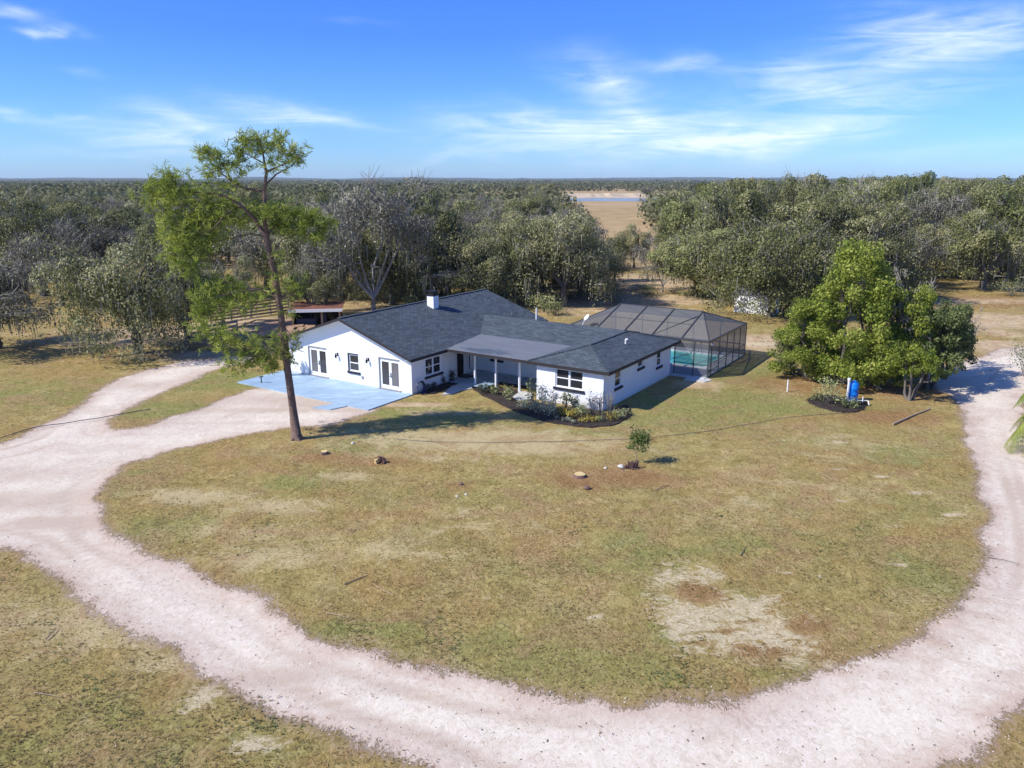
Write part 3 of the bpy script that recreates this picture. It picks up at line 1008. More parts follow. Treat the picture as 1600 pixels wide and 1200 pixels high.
# ------------------------------------------------------------------ house (local frame: x along the front, y to the back)
house = empty('house', HOUSE_O, -HOUSE_A)
tag(house, 'long white stucco ranch house with dark shingle roofs', 'house')
RX, RZ = -18.55, 4.80            # main ridge
EXR, EXL, EZ = -12.1, -25.0, 2.62
MY0, MY1 = -4.25, 13.7
WX0, WX1 = -24.6, -12.6          # main walls
WH = 2.5


def wall_with_openings(name, p0, p1, h, openings, t=.2, z0=0.0, inward=1, extra=None):
    """p0->p1 outer face seen from outside left to right; openings (s0,s1,z0,z1)"""
    b = MB()
    p0, p1 = Vector((p0[0], p0[1], 0)), Vector((p1[0], p1[1], 0))
    L = (p1 - p0).length
    e = (p1 - p0).normalized()
    nin = Vector((-e.y, e.x, 0)) * inward
    ss = sorted({0, L} | {o[0] for o in openings} | {o[1] for o in openings})
    zs = sorted({z0, h} | {o[2] for o in openings} | {o[3] for o in openings})

    def hole(s, z):
        return any(o[0] - 1e-4 < s < o[1] + 1e-4 and o[2] - 1e-4 < z < o[3] + 1e-4 for o in openings)
    for i in range(len(ss) - 1):
        for k in range(len(zs) - 1):
            if hole((ss[i] + ss[i + 1]) / 2, (zs[k] + zs[k + 1]) / 2):
                continue
            a, c_ = p0 + e * ss[i], p0 + e * ss[i + 1]
            b.poly([(a.x, a.y, zs[k]), (c_.x, c_.y, zs[k]), (c_.x, c_.y, zs[k + 1]), (a.x, a.y, zs[k + 1])])
    for (s0, s1, za, zb) in openings:
        a, c_ = p0 + e * s0, p0 + e * s1
        ai, ci = a + nin * t, c_ + nin * t
        b.poly([(a.x, a.y, za), (ai.x, ai.y, za), (ai.x, ai.y, zb), (a.x, a.y, zb)])
        b.poly([(c_.x, c_.y, zb), (ci.x, ci.y, zb), (ci.x, ci.y, za), (c_.x, c_.y, za)])
        b.poly([(a.x, a.y, zb), (ai.x, ai.y, zb), (ci.x, ci.y, zb), (c_.x, c_.y, zb)])
        b.poly([(a.x, a.y, za), (c_.x, c_.y, za), (ci.x, ci.y, za), (ai.x, ai.y, za)])
    if extra:
        extra(b)
    return b.build(name, M['stucco'], house)


def frame_for(p0, p1, s0, s1):
    p0, p1 = Vector((p0[0], p0[1], 0)), Vector((p1[0], p1[1], 0))
    e = (p1 - p0).normalized()
    nin = Vector((-e.y, e.x, 0))
    return p0 + e * s0, e, nin, s1 - s0


def obox(b, o, e, n_, s0, s1, d0, d1, z0, z1, mi=0):
    """box given along the wall (s), into the wall (d) and up (z)"""
    c = []
    for z in (z0, z1):
        for (s, d) in ((s0, d0), (s1, d0), (s1, d1), (s0, d1)):
            p = o + e * s + n_ * d
            c.append((p.x, p.y, z))
    for q in ((3, 2, 1, 0), (4, 5, 6, 7), (0, 1, 5, 4), (1, 2, 6, 5), (2, 3, 7, 6), (3, 0, 4, 7)):
        b.poly([c[i] for i in q], mi)


def window(p0, p1, s0, s1, z0, z1, cols=1, rows=2, sill=True, label=None, dark_frame=False):
    o, e, n_, w = frame_for(p0, p1, s0, s1)
    fr = MB()
    fw = .055
    d0, d1 = .05, .11
    obox(fr, o, e, n_, 0, fw, d0, d1, z0, z1)
    obox(fr, o, e, n_, w - fw, w, d0, d1, z0, z1)
    obox(fr, o, e, n_, fw, w - fw, d0, d1, z1 - fw, z1)
    obox(fr, o, e, n_, fw, w - fw, d0, d1, z0, z0 + fw)
    f = fr.build('window', M['white_paint'], house)
    if label: f['label'] = label
    for k in range(1, cols):
        mb_ = MB()
        obox(mb_, o, e, n_, w * k / cols - .05, w * k / cols + .05, d0 - .004, d1 - .004, z0 + fw, z1 - fw)
        mb_.build('mullion', M['white_paint'], f)
    for k in range(cols):
        a = w * k / cols + fw * (1 if k == 0 else .9)
        c_ = w * (k + 1) / cols - fw * (1 if k == cols - 1 else .9)
        for r in range(rows):
            za = z0 + fw + (z1 - z0 - 2 * fw) * r / rows
            zb = z0 + fw + (z1 - z0 - 2 * fw) * (r + 1) / rows
            g = MB()
            obox(g, o, e, n_, a + .03, c_ - .03, .085, .10, za + .03, zb - .03)
            g.build('pane', M['glass'], f)
            sh = MB()
            obox(sh, o, e, n_, a, c_, .065, .12, za, za + .035)
            obox(sh, o, e, n_, a, c_, .065, .12, zb - .035, zb)
            obox(sh, o, e, n_, a, a + .03, .065, .12, za + .035, zb - .035)
            obox(sh, o, e, n_, c_ - .03, c_, .065, .12, za + .035, zb - .035)
            sh.build('sash', M['white_paint'], f)
    if sill:
        sb = MB()
        obox(sb, o, e, n_, -.12, w + .12, -.09, .05, z0 - .17, z0 - .005)
        sb.build('sill', M['navy'], f)
    if dark_frame:
        tb = MB()
        obox(tb, o, e, n_, -.09, 0, -.012, .045, z0 - .0, z1 + .08)
        obox(tb, o, e, n_, 0, w, -.012, .045, z1, z1 + .08)
        tb.build('casing', M['trim_dark'], f)
    return f


# --- gable front wall (faces the patio)
GY = -3.6
gp0, gp1 = (WX0, GY), (WX1, GY)
doors = [(-22.47, -20.62), (-15.47, -13.62)]
gw = (-18.42, -17.45)
ops = [(a - WX0, b_ - WX0, .12, 2.2) for a, b_ in doors] + [(gw[0] - WX0, gw[1] - WX0, .92, 2.15)]


def gable_top(b):
    zt = RZ - .12
    sl = (RZ - EZ) / (EXR - RX)
    zl = zt - sl * (RX - WX0)
    zr = zt - sl * (WX1 - RX)
    b.poly([(WX0, GY, WH), (WX1, GY, WH), (WX1, GY, zr), (RX, GY, zt), (WX0, GY, zl)])
    b.poly([(WX1, 13.2, WH), (WX0, 13.2, WH), (WX0, 13.2, zl), (RX, 13.2, zt), (WX1, 13.2, zr)])
    b.poly([(WX1, 13.2, 0), (WX0, 13.2, 0), (WX0, 13.2, WH), (WX1, 13.2, WH)])
    b.poly([(WX0, 13.2, 0), (WX0, GY, 0), (WX0, GY, zl), (WX0, 13.2, zl)])


wall_with_openings('wall', gp0, gp1, WH, ops, extra=gable_top)
window(gp0, gp1, gw[0] - WX0, gw[1] - WX0, .92, 2.15, 1, 2, dark_frame=True)


def french_door(a, b_, blind_left):
    o, e, n_, w = frame_for(gp0, gp1, a - WX0, b_ - WX0)
    z0, z1 = .12, 2.2
    fr = MB()
    obox(fr, o, e, n_, 0, .05, .03, .13, z0, z1)
    obox(fr, o, e, n_, w - .05, w, .03, .13, z0, z1)
    obox(fr, o, e, n_, .05, w - .05, .03, .13, z1 - .06, z1)
    f = fr.build('french_door', M['white_paint'], house)
    for k, x0 in enumerate((.05, w / 2 + .006)):
        lw_ = w / 2 - .056
        lf = MB()
        s = .11
        obox(lf, o, e, n_, x0, x0 + s, .05, .10, z0 + .02, z1 - .06)
        obox(lf, o, e, n_, x0 + lw_ - s, x0 + lw_, .05, .10, z0 + .02, z1 - .06)
        obox(lf, o, e, n_, x0 + s, x0 + lw_ - s, .05, .10, z0 + .02, z0 + .24)
        obox(lf, o, e, n_, x0 + s, x0 + lw_ - s, .05, .10, z1 - .19, z1 - .06)
        lf.build('door_leaf', M['white_paint'], f)
        g = MB()
        obox(g, o, e, n_, x0 + s, x0 + lw_ - s, .07, .085, z0 + .24, z1 - .19)
        g.build('pane', M['glass_blind'] if (k == 0) == blind_left else M['glass'], f)
    th = MB()
    obox(th, o, e, n_, -.06, w + .1, -.16, .0, .0, .11)
    th.build('threshold', M['trim_grey'], f)
    cs = MB()
    obox(cs, o, e, n_, -.09, -.0, -.015, .03, z0, z1 + .09)
    obox(cs, o, e, n_, 0, w, -.015, .03, z1 + .0, z1 + .09)
    cs.build('casing', M['trim_grey'], f)
    hb = MB()
    for zz in (1.02, 1.18):
        obox(hb, o, e, n_, w / 2 + .02, w / 2 + .07, -.02, .05, zz, zz + .06)
    obox(hb, o, e, n_, w / 2 - .05, w / 2 + .07, -.05, -.02, 1.03, 1.06)
    obox(hb, o, e, n_, w / 2 + .02, w / 2 + .07, .035, .05, .92, 1.26)
    hb.build('handle', M['black'], f)


french_door(*doors[0], True)
french_door(*doors[1], False)


def wall_lamp(x, z):
    b = MB()
    b.box(x - .06, GY - .03, z - .12, x + .06, GY - .002, z + .12)
    b.bar((x, GY - .03, z + .06), (x, GY - .2, z + .12), .035)
    b.bar((x, GY - .2, z + .13), (x, GY - .2, z + .04), .035)
    o = b.build('wall_lamp', M['black'], house)
    s = MB()
    s.tube([(x, GY - .2, z + .05), (x, GY - .2, z - .02), (x, GY - .2, z - .22)], [.04, .08, .075], 8)
    s.build('lamp_shade', M['black'], o)


wall_lamp(-19.5, 1.98)
wall_lamp(-16.5, 1.98)
b = MB()
b.box(-17.2, GY - .06, .5, -17.06, GY - .002, .68)
b.build('outlet_box', M['trim_grey'], house)

# --- main right side wall and the recessed entry
ep0, ep1 = (WX1, GY), (WX1, 1.35)
wall_with_openings('wall', ep0, ep1, 2.52, [(1.5, 3.25, .95, 2.2)])
window(ep0, ep1, 1.5, 3.25, .95, 2.2, 2, 2)
EN = -12.85                       # entry wall sits a little back
np0, np1 = (EN, 1.35), (EN, 4.5)
wall_with_openings('wall', np0, np1, 2.6, [(.45, 1.4, .1, 2.15), (1.95, 2.2, .35, 2.05)], extra=lambda b: b.poly([(WX1, 1.35, 0), (EN, 1.35, 0), (EN, 1.35, 2.55), (WX1, 1.35, 2.55)]))
o, e, n_, w = frame_for(np0, np1, .45, 1.4)
f = MB()
obox(f, o, e, n_, 0, .06, .02, .12, .1, 2.15)
obox(f, o, e, n_, w - .06, w, .02, .12, .1, 2.15)
obox(f, o, e, n_, .06, w - .06, .02, .12, 2.08, 2.15)
fo = f.build('front_door', M['white_paint'], house)
f = MB()
obox(f, o, e, n_, .06, w - .06, .06, .11, .1, 2.08)
f.build('door_leaf', M['red_brown_door'], fo)
f = MB()
obox(f, o, e, n_, w - .16, w - .12, .0, .06, .95, 1.25)
f.build('handle', M['black'], fo)
o, e, n_, w = frame_for(np0, np1, 1.95, 2.2)
f = MB()
obox(f, o, e, n_, 0, .04, .02, .1, .35, 2.05)
obox(f, o, e, n_, w - .04, w, .02, .1, .35, 2.05)
fo = f.build('sidelight', M['white_paint'], house)
f = MB()
obox(f, o, e, n_, .04, w - .04, .06, .08, .35, 2.05)
f.build('pane', M['glass'], fo)

# --- back wall of the porch
bp0, bp1 = (EN, 4.5), (-4.9, 4.5)
bo = [(1.25, 2.2, 1.08, 1.85), (3.1, 3.95, 1.6, 2.15), (4.25, 5.3, 1.6, 2.15)]
wall_with_openings('wall', bp0, bp1, 2.72, bo)
window(bp0, bp1, *bo[0], 2, 1)
window(bp0, bp1, *bo[1], 1, 1)
window(bp0, bp1, *bo[2], 1, 1)

# --- right wing
fp0, fp1 = (-4.9, 0), (0, 0)
fo_ = [(1.42, 3.45, 1.12, 2.36)]
wall_with_openings('wall', fp0, fp1, WH, fo_, extra=lambda b: b.poly([(-4.9, 4.5, 0), (-4.9, 0, 0), (-4.9, 0, 2.6), (-4.9, 4.5, 2.6)]))
window(fp0, fp1, *fo_[0], 2, 2, label='wide white double window with four panes and a dark sill')
sp0, sp1 = (0, 0), (0, 11.1)
so = [(1.65, 2.6, 1.12, 2.25), (5.2, 6.1, 1.72, 2.25), (8.5, 9.35, 1.15, 2.3)]
wall_with_openings('wall', sp0, sp1, WH, so, extra=lambda b: b.poly([(0, 11.1, 0), (-12.6, 11.1, 0), (-12.6, 11.1, 2.6), (0, 11.1, 2.6)]))
for s in so:
    window(sp0, sp1, *s, 1, 2 if s[2] < 1.5 else 1)

# --- porch columns and beam
for x in (-10.6, -8.8, -6.85):
    c_ = MB()
    c_.tube([(x, .95, .0), (x, .95, .1)], .13, 4)
    c_.tube([(x, .95, .1), (x, .95, 2.42)], .085, 10)
    c_.box(x - .1, .85, 2.42, x + .1, 1.05, 2.48)
    c_.build('column', M['white_paint'], house)
b = MB()
b.box(-12.0, .88, 2.48, -4.95, 1.02, 2.57)
b.build('beam', M['white_paint'], house)

# --- roofs: slabs with shingle tops, white soffits and dark edges
RM = [M['shingle'], M['trim_dark'], M['white_paint']]
TH = .09
b = MB()
b.prism([(EXR, MY0, EZ), (EXR, MY1, EZ), (RX, MY1, RZ), (RX, MY0, RZ)], TH, 0, 1, 2)
b.prism([(EXL, MY1, EZ), (EXL, MY0, EZ), (RX, MY0, RZ), (RX, MY1, RZ)], TH, 0, 1, 2)
main_roof = b.build('roof', RM, house)
main_roof['label'] = 'long gabled main roof of dark grey shingles'
# barge boards and fascia of the main roof
for (a, c_) in (((EXR, MY0 - .015, EZ - .09), (RX, MY0 - .015, RZ - .09)), ((EXL, MY0 - .015, EZ - .09), (RX, MY0 - .015, RZ - .09))):
    q = MB()
    q.bar(a, c_, .03, .16)
    q.build('barge_board', M['trim_dark'], house)
q = MB()
q.box(EXR + .002, MY0, EZ - .2, EXR + .03, .2, EZ - .02)
q.build('fascia', M['trim_dark'], house)
q = MB()
q.box(WX1, MY0 + .02, EZ - .13, EXR, 1.2, EZ - .115)
q.build('soffit', M['white_paint'], house)
# ridge cap, roof vents
q = MB()
q.bar((RX, MY0 + .01, RZ + .012), (RX, MY1, RZ + .012), .26, .035)
q.build('ridge_cap', M['trim_grey'] if False else M['shingle'], house)

# wing roof running to the right wing, its front skirt low over the porch
wf = [(-17.2, 4.45, 2.79), (-3.4, 4.45, 2.79), (-2.5, 8.45, 3.6), (-17.2, 8.45, 3.6)]
wbk = [(-3.0, 12.2, 2.82), (-17.2, 12.2, 2.82), (-17.2, 8.45, 3.6), (-2.5, 8.45, 3.6)]
b = MB()
b.prism(wf, TH, 0, 1, 2)
b.prism(wbk, TH, 0, 1, 2)
b.build('roof', RM, house)['label'] = 'low shingled roof linking the main house to the right wing'
# hip roof of the right wing
hx0, hx1, hy0, hy1, hz, rz_ = -5.5, .5, -.3, 11.7, 2.63, 3.52
ra, rb = (-2.5, 2.65, rz_), (-2.5, 8.6, rz_)
b = MB()
b.prism([(hx0, hy0, hz), (hx1, hy0, hz), ra], TH, 0, 1, 2)
b.prism([(hx1, hy0, hz), (hx1, hy1, hz), rb, ra], TH, 0, 1, 2)
b.prism([(hx1, hy1, hz), (hx0, hy1, hz), rb], TH, 0, 1, 2)
b.prism([(hx0, hy1, hz), (hx0, hy0, hz), ra, rb], TH, 0, 1, 2)
b.build('roof', RM, house)['label'] = 'hipped shingle roof of the right wing'
for (a, c_) in ((ra, rb), ((hx0 + .05, hy0 + .05, hz + .02), ra), ((hx1 - .05, hy0 + .05, hz + .02), ra), ((hx1 - .05, hy1 - .05, hz + .02), rb)):
    q = MB()
    q.bar((a[0], a[1], a[2] + .01), (c_[0], c_[1], c_[2] + .01), .24, .03)
    q.build('hip_cap', M['ridge_shingle'] if 'ridge_shingle' in M else M['shingle'], house)
for (x0, y0, x1, y1) in ((hx0 + .0, hy0 - .03, hx1 + .03, hy0 - .004), (hx1 + .004, hy0, hx1 + .03, hy1)):
    q = MB()
    q.box(x0, y0, hz - .2, x1, y1, hz - .03)
    q.build('fascia', M['trim_dark'], house)
q = MB()
q.box(hx0 + .1, hy0, hz - .13, 0, -.004, hz - .115)
q.box(0.004, hy0, hz - .13, hx1, hy1, hz - .115)
q.build('soffit', M['white_paint'], house)
# porch roof: nearly flat, smooth grey roll roofing
b = MB()
b.prism([(-12.3, -.3, 2.645), (-5.45, -.3, 2.645), (-4.4, 4.7, 2.83), (-13.4, 4.7, 2.83)], .1, 0, 1, 2)
b.build('porch_roof', [M['membrane'], M['trim_dark'], M['white_paint']], house)
q = MB()
q.box(-12.1, -.335, 2.46, -5.504, -.306, 2.61)
q.build('fascia', M['trim_dark'], house)

# chimney on the ridge side
cx, cy = -17.55, 5.0
ch = MB()
ch.box(cx - .32, cy - .32, 4.2, cx + .32, cy + .32, 5.35)
cho = ch.build('chimney', M['white_paint'], main_roof)
c2 = MB()
c2.box(cx - .36, cy - .36, 5.35, cx + .36, cy + .36, 5.45)
c2.box(cx - .26, cy - .26, 5.45, cx + .26, cy + .26, 5.66)
c2.box(cx - .33, cy - .33, 5.66, cx + .33, cy + .33, 5.72)
c2.build('chimney_cap', M['black'], main_roof)
# white vent pipes
q = MB()
q.tube([(-1.3, 5.9, 3.1), (-1.3, 5.9, 3.5)], .06, 8)
q.tube([(-1.3, 5.9, 3.47), (-1.15, 5.9, 3.5)], .06, 8)
q.build('vent_pipe', M['white_plastic'], house)
q = MB()
q.tube([(-12.6, 12.6, 2.6), (-12.6, 12.6, 3.75)], .07, 8)
q.build('vent_pipe', M['white_plastic'], house)['label'] = 'tall white pipe behind the roof'
q = MB()
q.tube([(-14.0, 11.0, 3.2), (-14.0, 11.0, 3.45)], .05, 6)
q.build('vent_pipe', M['trim_grey'], house)
# satellite dish on the back eave
dsh = empty('satellite_dish', HP(-7.9, 12.0, 2.9), -HOUSE_A)
tag(dsh, 'small white antenna dish on a bent mast at the back roof edge', 'dish')
q = MB()
q.tube([(0, 0, 0), (.15, 0, .35), (.35, 0, .6)], .035, 6)
q.build('mast', M['dish'], dsh)
q = MB()
cen = Vector((.42, -.05, .62))
ax_ = Vector((-.5, -.6, .6)).normalized()
s_ = ax_.cross(Vector((0, 0, 1))).normalized()
t_ = s_.cross(ax_)
prev = [cen] * 12
rim = []
for r_, d_ in ((.16, .02), (.3, .08)):
    ring = [cen + (s_ * math.cos(k * math.pi / 6) + t_ * math.sin(k * math.pi / 6)) * r_ + ax_ * d_ for k in range(12)]
    for k in range(12):
        if r_ < .2:
            q.poly([cen, ring[k], ring[(k + 1) % 12]])
        else:
            q.poly([prev[k], ring[k], ring[(k + 1) % 12], prev[(k + 1) % 12]])
    prev = ring
q.bar(cen, cen + ax_ * .4 + Vector((0, 0, -.05)), .03)
q.build('reflector', M['dish'], dsh)

# ------------------------------------------------------------------ paving round the house
def hslab(name, pts, z, t, material, label=None, kind='structure', cuts=None):
    b = MB()
    b.prism([(HP(x, y).x, HP(x, y).y, z) for x, y in pts], t)
    o = b.build(name, material)
    return tag(o, label, kind=kind)


def px_slab(name, px_list, z, label):
    pts = [gxy(*p) for p in px_list]
    b = MB()
    b.prism([(x, y, z) for x, y in pts], .1)
    return tag(b.build(name, M['concrete']), label, kind='structure')


# patio: poured slabs with recessed joints
patio = empty('patio', HP(-18, -6), -HOUSE_A)
tag(patio, 'wide grey-blue painted concrete patio in front of the gable', kind='structure')
xs = [-25.3, -23.8, -21.3, -18.8, -16.3, -14.4, -12.5]
ysp = [-8.0, -5.85, -3.62]
slab_i = 0
for i in range(len(xs) - 1):
    for k in range(2):
        b = MB()
        g_ = .012
        b.prism([(xs[i] + g_ + 18, ysp[k] + g_ + 6, .06), (xs[i + 1] - g_ + 18, ysp[k] + g_ + 6, .06), (xs[i + 1] - g_ + 18, ysp[k + 1] - g_ + 6, .06), (xs[i] + g_ + 18, ysp[k + 1] - g_ + 6, .06)], .12)
        b.build('slab', M['concrete_blue'], patio)
hslab('stepping_slab', [(-15.9, -9.55), (-14.6, -9.2), (-14.3, -8.05), (-15.4, -8.05)], .045, .1, M['concrete_blue'], 'small grey-blue concrete step at the patio edge')
hslab('porch_floor', [(-12.6, .35), (-9.4, .35), (-9.4, 2.4), (-4.95, 2.4), (-4.95, 4.5), (-12.85, 4.5), (-12.85, 1.35), (-12.6, 1.35)], .08, .14, M['concrete_blue'], 'grey painted concrete porch floor')
px_slab('front_walk', [(690, 618), (697, 612), (716, 594), (742, 600), (778, 601), (768, 607), (745, 607), (722, 610), (706, 616)], .05, 'grey concrete walk to the front door')
px_slab('walk_slab', [(801, 621), (814, 612), (832, 615), (829, 625), (808, 627)], .075, 'pale slab in front of the third porch column')
hslab('cage_step', [(1.4, 10.3), (2.9, 10.5), (3.2, 11.3), (2.7, 11.72), (1.4, 11.72)], .04, .1, M['concrete'], 'broken pale slab at the pool cage door')
hslab('side_path', [(3.5, 22.0), (3.2, 15.2), (4.2, 15.0), (6.5, 20.0), (11, 25), (8, 27)], .03, .08, M['concrete'], 'pale path beyond the pool cage') if False else None

# ------------------------------------------------------------------ pool and screen cage
pool = empty('swimming_pool', HP(-3, 16.5), -HOUSE_A)
tag(pool, 'turquoise swimming pool inside the dark screen cage', 'swimming pool')
CX0, CX1, CY0, CY1, CE, CR = -9.2, 2.65, 11.75, 20.9, 2.72, 4.15
PX0, PX1, PY0, PY1 = -7.4, 1.35, 14.6, 19.4
b = MB()
b.poly([(PX0 + 3, PY0 - 16.5, .0), (PX1 + 3, PY0 - 16.5, .0), (PX1 + 3, PY1 - 16.5, .0), (PX0 + 3, PY1 - 16.5, .0)])
b.build('water', M['pool'], pool)
for (x0, y0, x1, y1) in ((PX0 - .35, PY0 - .35, PX1 + .35, PY0), (PX0 - .35, PY1, PX1 + .35, PY1 + .35), (PX0 - .35, PY0, PX0, PY1), (PX1, PY0, PX1 + .35, PY1)):
    b = MB()
    b.box(x0 + 3, y0 - 16.5, -.1, x1 + 3, y1 - 16.5, .12)
    b.build('coping', M['white_paint'], pool)
for (x0, y0, x1, y1) in ((CX0, CY0 - .6, CX1, PY0 - .35), (CX0, PY1 + .35, CX1, CY1), (PX1 + .35, PY0 - .35, CX1, PY1 + .35), (CX0, PY0 - .35, PX0 - .35, PY1 + .35)):
    b = MB()
    b.box(x0 + 3, y0 - 16.5, -.1, x1 + 3, y1 - 16.5, .08)
    b.build('deck', M['deck'], pool)

cage = empty('pool_cage', HP(0, 11.75), -HOUSE_A)
tag(cage, 'dark screen enclosure with a hipped mesh roof over the pool', 'screen enclosure')
OY = 11.75


def cbar(a, c_, w=.055, h=.09, name='beam'):
    b = MB()
    b.bar((a[0], a[1] - OY, a[2]), (c_[0], c_[1] - OY, c_[2]), w, h)
    return b.build(name, M['cage'], cage)


def cscreen(pts):
    b = MB()
    b.poly([(p[0], p[1] - OY, p[2]) for p in pts])
    return b.build('mesh_panel', M['screen'], cage)


YM = 16.2
bents = [-6.6, -4.23, -1.87, .5]
sideY = [CY0, 12.45, 14.2, 16.0, 17.7, 19.3, CY1]
for y in sideY:
    cbar((CX1, y, 0), (CX1, y, CE), name='post')
for x in [CX0] + bents:
    cbar((x, CY1, 0), (x, CY1, CE), name='post')
for x in (0.06, 1.55):
    cbar((x, CY0, 0), (x, CY0, CE), name='post')
for z in (.95, .06):
    cbar((CX1, CY0, z), (CX1, CY1, z), .05, .05, 'rail')
    cbar((CX0, CY1, z), (CX1, CY1, z), .05, .05, 'rail')
    cbar((0, CY0, z), (CX1, CY0, z), .05, .05, 'rail')
cbar((CX1, CY0, .45), (CX1, 14.2, .45), .04, .04, 'rail')
cbar((CX1, CY0, CE), (CX1, CY1, CE), .09, .16)
cbar((CX0, CY1, CE), (CX1, CY1, CE), .07, .12)
cbar((CX0, CY0, CE), (CX1, CY0, CE), .07, .16)
cbar((CX0, CY0, CE), (CX0, CY1, CE), .07, .12)
cbar((CX0, CY0, 0), (CX0, CY0, CE), name='post')
cbar((bents[0], YM, CR), (bents[-1], YM, CR), .06, .1)
for x in bents:
    cbar((x, CY0, CE), (x, YM, CR), .08, .13, 'rafter')
    cbar((x, CY1, CE), (x, YM, CR), .06, .1, 'rafter')
for (x, xe) in ((bents[-1], CX1), (bents[0], CX0)):
    cbar((xe, CY0, CE), (x, YM, CR), .05, .07, 'hip_rafter')
    cbar((xe, CY1, CE), (x, YM, CR), .05, .07, 'hip_rafter')
zmid = (CE + CR) / 2 + .2
for (y, z) in ((CY0 + (YM - CY0) * .5, CE + (CR - CE) * .5), (CY1 - (CY1 - YM) * .45, CE + (CR - CE) * .45)):
    cbar((bents[0], y, z), (bents[-1], y, z), .04, .05, 'purlin')
cbar((-1.87, CY0 + .1, CE + .02), (.5, YM - .8, CR - .2), .04, .05, 'brace')
cbar((-6.6, CY1 - 1.8, 3.3), (-4.6, CY0 + 1.6, 3.25), .03, .04, 'brace')
# mesh
for i in range(len(bents) - 1):
    xa, xb = bents[i], bents[i + 1]
    cscreen([(xa, CY0, CE), (xb, CY0, CE), (xb, YM, CR), (xa, YM, CR)])
    cscreen([(xb, CY1, CE), (xa, CY1, CE), (xa, YM, CR), (xb, YM, CR)])
for (x, xe) in ((bents[-1], CX1), (bents[0], CX0)):
    cscreen([(xe, CY0, CE), (xe, CY1, CE), (x, YM, CR)])
    cscreen([(xe, CY0, CE), (x, CY0, CE), (x, YM, CR)])
    cscreen([(xe, CY1, CE), (x, CY1, CE), (x, YM, CR)])
for i in range(len(sideY) - 1):
    cscreen([(CX1, sideY[i], 0), (CX1, sideY[i + 1], 0), (CX1, sideY[i + 1], CE), (CX1, sideY[i], CE)])
bx_ = [CX0] + bents + [CX1]
for i in range(len(bx_) - 1):
    cscreen([(bx_[i], CY1, 0), (bx_[i + 1], CY1, 0), (bx_[i + 1], CY1, CE), (bx_[i], CY1, CE)])
cscreen([(.06, CY0, 0), (1.55, CY0, 0), (1.55, CY0, CE), (.06, CY0, CE)])
cscreen([(1.55, CY0, 0), (CX1, CY0, 0), (CX1, CY0, CE), (1.55, CY0, CE)])
cscreen([(CX0, CY0, 0), (CX0, CY1, 0), (CX0, CY1, CE), (CX0, CY0, CE)])
b = MB()
b.tube([(CX1 - .02, .55, 2.45), (CX1 + .12, .55, 2.45)], .09, 8)
b.build('cage_lamp', M['white_plastic'], cage)
# pool rail
lad = empty('pool_ladder', HP(-1.2, 19.6, .1), -HOUSE_A)
tag(lad, 'dark curved pool handrail at the far edge behind the house corner', 'handrail')
for s in (0, .5):
    b = MB()
    b.tube([(s, .3, 0), (s, .3, .7), (s, .1, .85), (s, -.2, .75), (s, -.5, .1)], .03, 6)
    b.build('rail', M['black'], lad)

# ------------------------------------------------------------------ trees
def branch_path(a, b, bow, segs=5, wig=.12):
    a, b = np.array(a, float), np.array(b, float)
    L = np.linalg.norm(b - a)
    off = np.array([rng.normal(), rng.normal(), rng.normal() * .4]) * wig * L
    pts = []
    for i in range(segs + 1):
        t = i / segs
        p = a * (1 - t) + b * t
        p = p + off * math.sin(math.pi * t) + np.array([0, 0, bow * L * math.sin(math.pi * t)])
        p = p + rng.normal(size=3) * .02 * L * (0 < i < segs)
        pts.append(p)
    return pts


